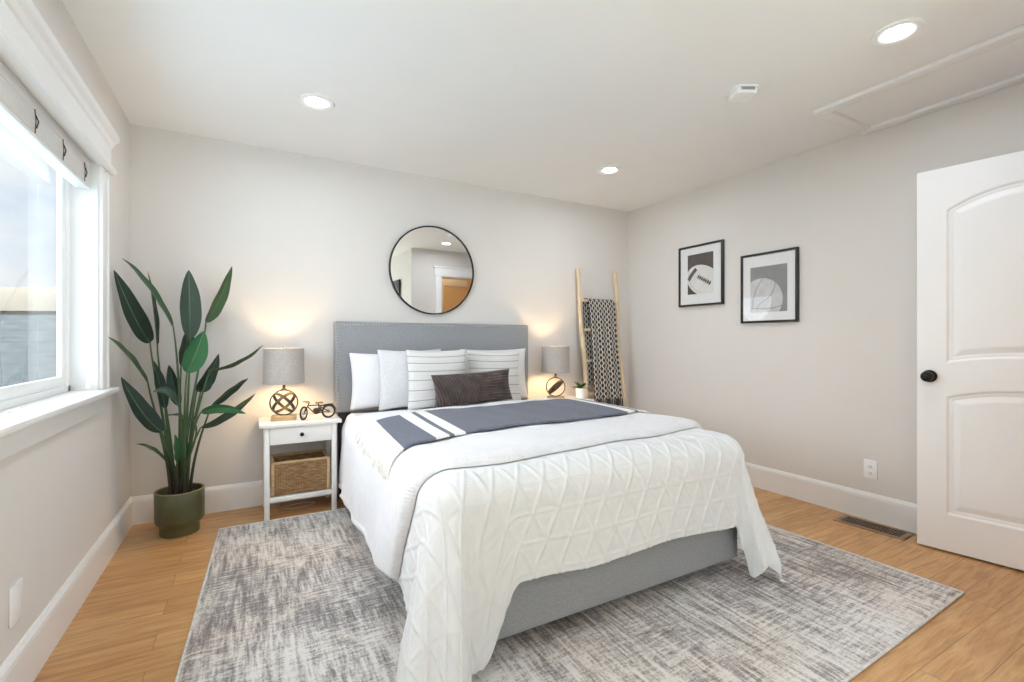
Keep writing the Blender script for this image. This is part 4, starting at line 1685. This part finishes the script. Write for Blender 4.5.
# ------------------------------------------------------------------ lamp cord below the left nightstand
o = tube_obj('lamp_cord', [(0.22, 3.6095, 0.26), (0.20, 3.6095, 0.16), (0.18, 3.6085, 0.05), (0.16, 3.54, 0.0040), (0.20, 3.45, 0.0040), (0.28, 3.43, 0.0040), (0.36, 3.45, 0.0040), (0.41, 3.50, 0.0040), (0.34, 3.53, 0.0040), (0.26, 3.51, 0.0080), (0.19, 3.49, 0.0110)], 0.0028, 'clear_cord')
sub = o.modifiers.new('smooth', 'SUBSURF')
sub.levels = sub.render_levels = 2
tag(o, 'pale lamp cord coiled on the floor under the left nightstand', 'cord')


# ------------------------------------------------------------------ tall plant
LEAVES = [
    ((-0.387, 3.330, 1.196), (-0.599, 3.220, 1.563), 0.070, 0.030, 50, 0),
    ((-0.509, 3.420, 1.108), (-0.622, 3.165, 1.490), 0.120, -0.040, 15, 1),
    ((-0.480, 3.460, 1.091), (-0.532, 3.500, 1.534), 0.075, 0.000, 62, 1),
    ((-0.310, 3.360, 1.129), (-0.323, 3.420, 1.545), 0.130, 0.000, 8, 2),
    ((-0.235, 3.420, 1.229), (-0.100, 3.460, 1.592), 0.090, -0.030, 25, 0),
    ((-0.310, 3.200, 0.938), (-0.235, 3.280, 1.176), 0.130, -0.010, 5, 3),
    ((-0.362, 3.440, 0.967), (-0.321, 3.480, 1.216), 0.110, 0.000, 30, 1),
    ((-0.506, 3.340, 0.882), (-0.612, 3.000, 1.140), 0.075, 0.010, 55, 0),
    ((-0.429, 3.240, 0.610), (-0.600, 3.200, 0.926), 0.110, -0.040, 15, 1),
    ((-0.435, 3.400, 0.719), (-0.495, 3.440, 1.000), 0.075, 0.000, 20, 1),
    ((-0.370, 3.420, 0.729), (-0.425, 3.470, 0.973), 0.075, 0.000, -30, 1),
    ((-0.349, 3.220, 0.752), (-0.459, 3.160, 0.843), 0.060, 0.040, 30, 2),
    ((-0.278, 3.220, 0.662), (-0.418, 3.160, 0.704), 0.035, 0.020, 70, 2),
    ((-0.283, 3.420, 0.811), (-0.171, 3.500, 1.037), 0.095, -0.030, 20, 1),
    ((-0.213, 3.360, 0.939), (0.072, 3.250, 1.093), 0.068, -0.020, 65, 0),
    ((-0.261, 3.400, 0.809), (-0.197, 3.440, 0.919), 0.065, -0.010, 20, 1),
    ((-0.208, 3.400, 0.715), (-0.011, 3.470, 0.879), 0.070, 0.010, 45, 1),
    ((-0.258, 3.360, 0.598), (0.030, 3.420, 0.784), 0.070, -0.020, 40, 2),
    ((-0.249, 3.250, 0.704), (-0.020, 3.140, 0.696), 0.065, 0.030, 35, 3),
    ((-0.406, 3.300, 0.417), (-0.538, 3.220, 0.559), 0.045, 0.020, 50, 0),
    ((-0.367, 3.300, 0.416), (-0.378, 3.320, 0.580), 0.050, 0.000, 30, 3),
    ((-0.335, 3.320, 0.413), (-0.328, 3.340, 0.572), 0.050, 0.000, -30, 3),
]


def plant():
    PC = Vector((-0.358, 3.350, 0))
    t = empty('potted_plant', PC, 'tall paddle-leaved plant in an olive glazed pot in the corner by the window', 'plant')
    bm = bmesh.new()
    lathe(bm, [(0, 0.0), (0.094, 0.0), (0.098, 0.004), (0.098, 0.052), (0.104, 0.062), (0.118, 0.072), (0.122, 0.084), (0.123, 0.244), (0.121, 0.250), (0.114, 0.250), (0.112, 0.244), (0.112, 0.10), (0, 0.10)], 56)
    pot = bm_obj('pot', bm, 'pot_glaze', t, True)
    pot['label'] = 'olive green glazed pot with stepped foot'
    bm = bmesh.new()
    lathe(bm, [(0.1225, 0.2485), (0.1215, 0.2525), (0.1135, 0.2525), (0.112, 0.2485)], 56)
    bm_obj('rim', bm, 'pot_rim', pot, True)
    bm = bmesh.new()
    lathe(bm, [(0.1122, 0.215), (0.06, 0.224), (0, 0.220)], 32)
    bm_obj('soil', bm, 'soil', t, True)
    view = Vector((0, 0, 1.12))
    for i, (B, T_, w, bow, tw, tone) in enumerate(LEAVES):
        B, T_ = Vector(B), Vector(T_)
        ax = T_ - B
        L = ax.length
        d = ax.normalized()
        mid = (B + T_) / 2
        toview = (Vector((0.5, 0.6, 1.3)) - mid).normalized()      # leaves turn to the open room
        toview = (toview - d * toview.dot(d)).normalized()
        side0 = d.cross(toview).normalized()
        q = Matrix.Rotation(math.radians(tw), 3, d)
        side = q @ side0
        nrm = q @ toview
        ns, nw = 26, 9
        P = np.zeros((ns, nw, 3))
        UV = np.zeros((ns, nw, 2))
        vert = Vector((0, 0, 1))
        for a in range(ns):
            s = a / (ns - 1)
            # paddle outline: rounded foot, widest about 40 %, long point
            wd = 1.24 * w / 2 * (s ** 0.55) * ((1 - s) ** 0.80) / 0.54
            wd = max(wd, 0.0012)
            c_ = B + ax * s + vert * (bow * 4 * s * (1 - s)) - nrm * (0.05 * L * s * s - 0.05 * L * s)
            for b in range(nw):
                e = 2 * b / (nw - 1) - 1
                fold = abs(e) * wd * 0.30
                rip = 0.002 * math.sin(s * 17 + i) * abs(e)
                p = c_ + side * (e * wd * 0.95) + nrm * (fold + rip) - PC
                P[a, b] = p
                UV[a, b] = (s * L, (e + 1) / 2)
        lo = grid_mesh('leaf', P, UV, 'leaf_%d' % tone, t)
        # stalk
        foot = PC + Vector(((B.x - PC.x) * 0.22, (B.y - PC.y) * 0.25, 0.216)) + Vector((0.018 * math.cos(i * 2.4), 0.018 * math.sin(i * 2.4), 0))
        h = B.z - foot.z
        c1 = foot + Vector(((B.x - foot.x) * 0.12, (B.y - foot.y) * 0.12, h * 0.45))
        c2 = B - d * 0.05 - Vector((0, 0, 0.18 * h))
        pts, rr = [], []
        for k in range(15):
            s = k / 14
            p = foot * (1 - s) ** 3 + c1 * 3 * s * (1 - s) ** 2 + c2 * 3 * s * s * (1 - s) + B * s ** 3
            pts.append(p - PC)
            rr.append(0.0092 - 0.0052 * s)
        for s in (0.12, 0.3, 0.5, 0.7, 0.88):
            pts.append(B + ax * s + vert * (bow * 4 * s * (1 - s)) - nrm * (0.05 * L * s * s - 0.05 * L * s) - nrm * 0.001 - PC)
            rr.append(0.0030 * (1 - s) + 0.0006)
        bm = bmesh.new()
        tube(bm, pts, rr, 7)
        bm_obj('stalk', bm, 'stem_green', lo, True)
        lo_sh = None
    # brown sheaths at the foot
    for k in range(7):
        a = k * 0.9
        r = 0.022 + 0.012 * (k % 2)
        bm = bmesh.new()
        x, y = r * math.cos(a), r * math.sin(a)
        tube(bm, [(x, y, 0.214), (x * 1.1, y * 1.1, 0.30), (x * 1.25, y * 1.25, 0.37 + 0.02 * (k % 3))], [0.013, 0.011, 0.006], 8)
        bm_obj('sheath', bm, 'stem_brown', t, True)


plant()


# ------------------------------------------------------------------ small plant on the right nightstand
def small_plant():
    t = empty('small_potted_plant', (2.585, 3.375, 0.600), 'small leafy plant in a white pot on the right nightstand', 'plant')
    bm = bmesh.new()
    lathe(bm, [(0, 0), (0.036, 0), (0.040, 0.004), (0.046, 0.092), (0.0455, 0.095), (0.042, 0.095), (0.041, 0.09), (0.040, 0.07), (0, 0.07)], 36)
    p = bm_obj('pot', bm, 'white_plastic', t, True)
    p['label'] = 'plain white pot'
    bm = bmesh.new()
    lathe(bm, [(0.0405, 0.080), (0.02, 0.085), (0, 0.084)], 20)
    bm_obj('soil', bm, 'soil', t, True)
    r = random.Random(5)
    for i in range(15):
        az = i * 2.399
        el = r.uniform(0.25, 1.25)
        L = r.uniform(0.065, 0.105)
        d = Vector((math.cos(az) * math.cos(el), math.sin(az) * math.cos(el), math.sin(el)))
        B = Vector((0.012 * math.cos(az), 0.012 * math.sin(az), 0.088))
        side = d.cross(Vector((0, 0, 1))).normalized()
        nrm = side.cross(d)
        P = np.zeros((10, 5, 3))
        UV = np.zeros((10, 5, 2))
        for a in range(10):
            s = a / 9
            wd = 0.021 * max(0.05, math.sin(PI * min(1, max(0, (s - 0.15) / 0.85)) ** 0.8))
            c_ = B + d * L * s - Vector((0, 0, 0.045 * s * s * math.cos(el)))
            for b in range(5):
                e = b / 2 - 1
                P[a, b] = c_ + side * e * wd + nrm * abs(e) * wd * 0.3
                UV[a, b] = (s * L, (e + 1) / 2)
        grid_mesh('leaf', P, UV, 'leaf_3' if i % 3 else 'leaf_0', t)


small_plant()


# ------------------------------------------------------------------ ladder and its blanket
LT = 1.80
LY0 = 3.41


def lad_y(z):
    return LY0 + (3.592 - LY0) * z / LT


def ladder():
    t = empty('blanket_ladder', (2.94, lad_y(0), 0), 'rustic peeled-branch ladder leaning in the corner right of the bed', 'ladder')
    o0 = Vector(t.location)
    rnd = random.Random(11)
    for x0, x1, ph in ((2.722, 2.722, 0.3), (3.178, 3.172, 1.9)):
        pts, rr = [], []
        for k in range(22):
            s = k / 21
            z = LT * s
            pts.append(Vector((x0 + (x1 - x0) * s + 0.006 * math.sin(5.2 * s + ph) + 0.004 * math.sin(15 * s + ph), lad_y(z) + 0.004 * math.sin(9 * s + ph), z + 0.0)) - o0)
            rr.append(0.0215 + 0.0025 * math.sin(13 * s + ph) - 0.003 * s)
        bm = bmesh.new()
        tube(bm, pts, rr, 12)
        bm_obj('rail', bm, 'light_wood', t, True)
    for i, z in enumerate((0.30, 0.62, 0.93, 1.22, 1.50)):
        bm = bmesh.new()
        tube(bm, [Vector((2.715, lad_y(z), z)) - o0, Vector((2.94, lad_y(z), z + 0.002)) - o0, Vector((3.172, lad_y(z), z)) - o0], [0.013, 0.0145, 0.013], 10)
        bm_obj('rung', bm, 'light_wood', t, True)


ladder()


def ladder_blanket():
    zt = 1.50
    root = empty('knit_blanket', (2.955, lad_y(zt), zt), 'black and cream lattice patterned blanket hanging on the ladder', 'blanket')
    o0 = np.array(root.location)
    x0, x1 = 2.800, 3.126
    nx = 46
    front = 0.935
    back = 0.80
    rr = 0.0175
    arc = PI * rr
    ts = np.concatenate([np.linspace(-front, 0, 90), np.linspace(0, arc, 10)[1:], np.linspace(arc, arc + back, 60)[1:]])
    P = np.zeros((nx, len(ts), 3))
    UV = np.zeros((nx, len(ts), 2))
    slope = (3.592 - LY0) / LT
    for i in range(nx):
        u = i / (nx - 1)
        x = x0 + (x1 - x0) * u
        for j, s in enumerate(ts):
            yc = lad_y(zt)
            if s < 0:
                y = yc - rr - (-s) * slope - 0.012 * min(1, -s / 0.1)
                z = zt + 0.004 + s
                xx = x + 0.010 * math.sin(s * 5) * (u - 0.5)
                y -= 0.009 * math.sin(u * 19) * min(1, -s / 0.3)
            elif s <= arc:
                a = s / rr
                y = yc - rr * math.cos(a)
                z = zt + 0.004 + rr * math.sin(a)
                xx = x - 0.034 * (a / PI)
            else:
                q = s - arc
                y = yc + rr - q * slope + 0.003 * min(1, q / 0.1)
                z = zt + 0.004 - q
                xx = x - 0.034 + 0.004 * math.sin(q * 5)
            P[i, j] = np.array((xx, y, z)) - o0
            UV[i, j] = (u * (x1 - x0), s)
    c = grid_mesh('cloth', P, UV, 'ladder_weave', root)
    m = c.modifiers.new('thickness', 'SOLIDIFY')
    m.thickness = 0.004
    m.offset = 0
    bm = bmesh.new()
    for i in range(24):
        u = (i + 0.5) / 24
        p = Vector(P[min(nx - 1, int(u * nx)), 0])
        ln = 0.075 + 0.02 * random.random()
        tube(bm, [p, p + Vector((0.003 * (random.random() - .5), -0.004, -ln * 0.5)), p + Vector((0.012 * (random.random() - .5), -0.006, -ln))], [0.0042, 0.0058, 0.0035], 6)
    plain('dark_yarn', (0.06, 0.05, 0.052), 0.9, var=0.3, nscale=80)
    f = bm_obj('fringe', bm, 'dark_yarn', root, True)
    f['label'] = 'dark yarn fringe'


ladder_blanket()


# ------------------------------------------------------------------ slim dark screen on the inner wall (seen in the mirror)
t = empty('wall_screen', (XI, -0.72, 1.68), 'thin black wall screen glimpsed edge-on in the round mirror', 'screen')
bm = bmesh.new()
bx(bm, -0.038, -0.012, -0.55, 0.55, -0.34, 0.34, 0.004)
bm_obj('screen', bm, 'black_plastic', t, True)
bm = bmesh.new()
bx(bm, -0.012, 0.0, -0.12, 0.12, -0.12, 0.12)
bm_obj('mount', bm, 'black_metal', t)

# hall light
t = empty('hall_light', (2.95, -0.35, ZC), 'round flush hall light beyond the doorway', 'ceiling light')
m_emit('hall_glow', (1.0, 0.70, 0.36), 22.0)
bm = bmesh.new()
lathe(bm, [(0.11, 0.0), (0.11, -0.02), (0.10, -0.05), (0.06, -0.065), (0, -0.07)], 32)
bm_obj('diffuser', bm, 'hall_glow', t, True)


# ------------------------------------------------------------------ outside
g = box('ground', (-40, 40, -40, 40, -0.75, -0.6), 'ground_concrete', None, 0)
struct(g)


def neighbour():
    ang = -math.radians(29.14)
    t = empty('neighbour_house', (-4.1, 10.4, -0.6), 'grey sided house with tan parapet outside the window', 'house', None, ang)
    t.rotation_euler = (0, 0, -math.radians(24))
    box('wall', (-9, 3.6, 0.0, 6.0, 0.0, 2.17), 'siding_grey_shaded', t, 0)
    box('parapet', (-9.05, 3.65, -0.05, 6.05, 2.17, 2.53), 'siding_tan_shaded', t, 0.01)
    box('corner_board', (0.35, 0.47, -0.03, 0.0, 0.0, 2.17), 'trim_paint', t, 0)


neighbour()
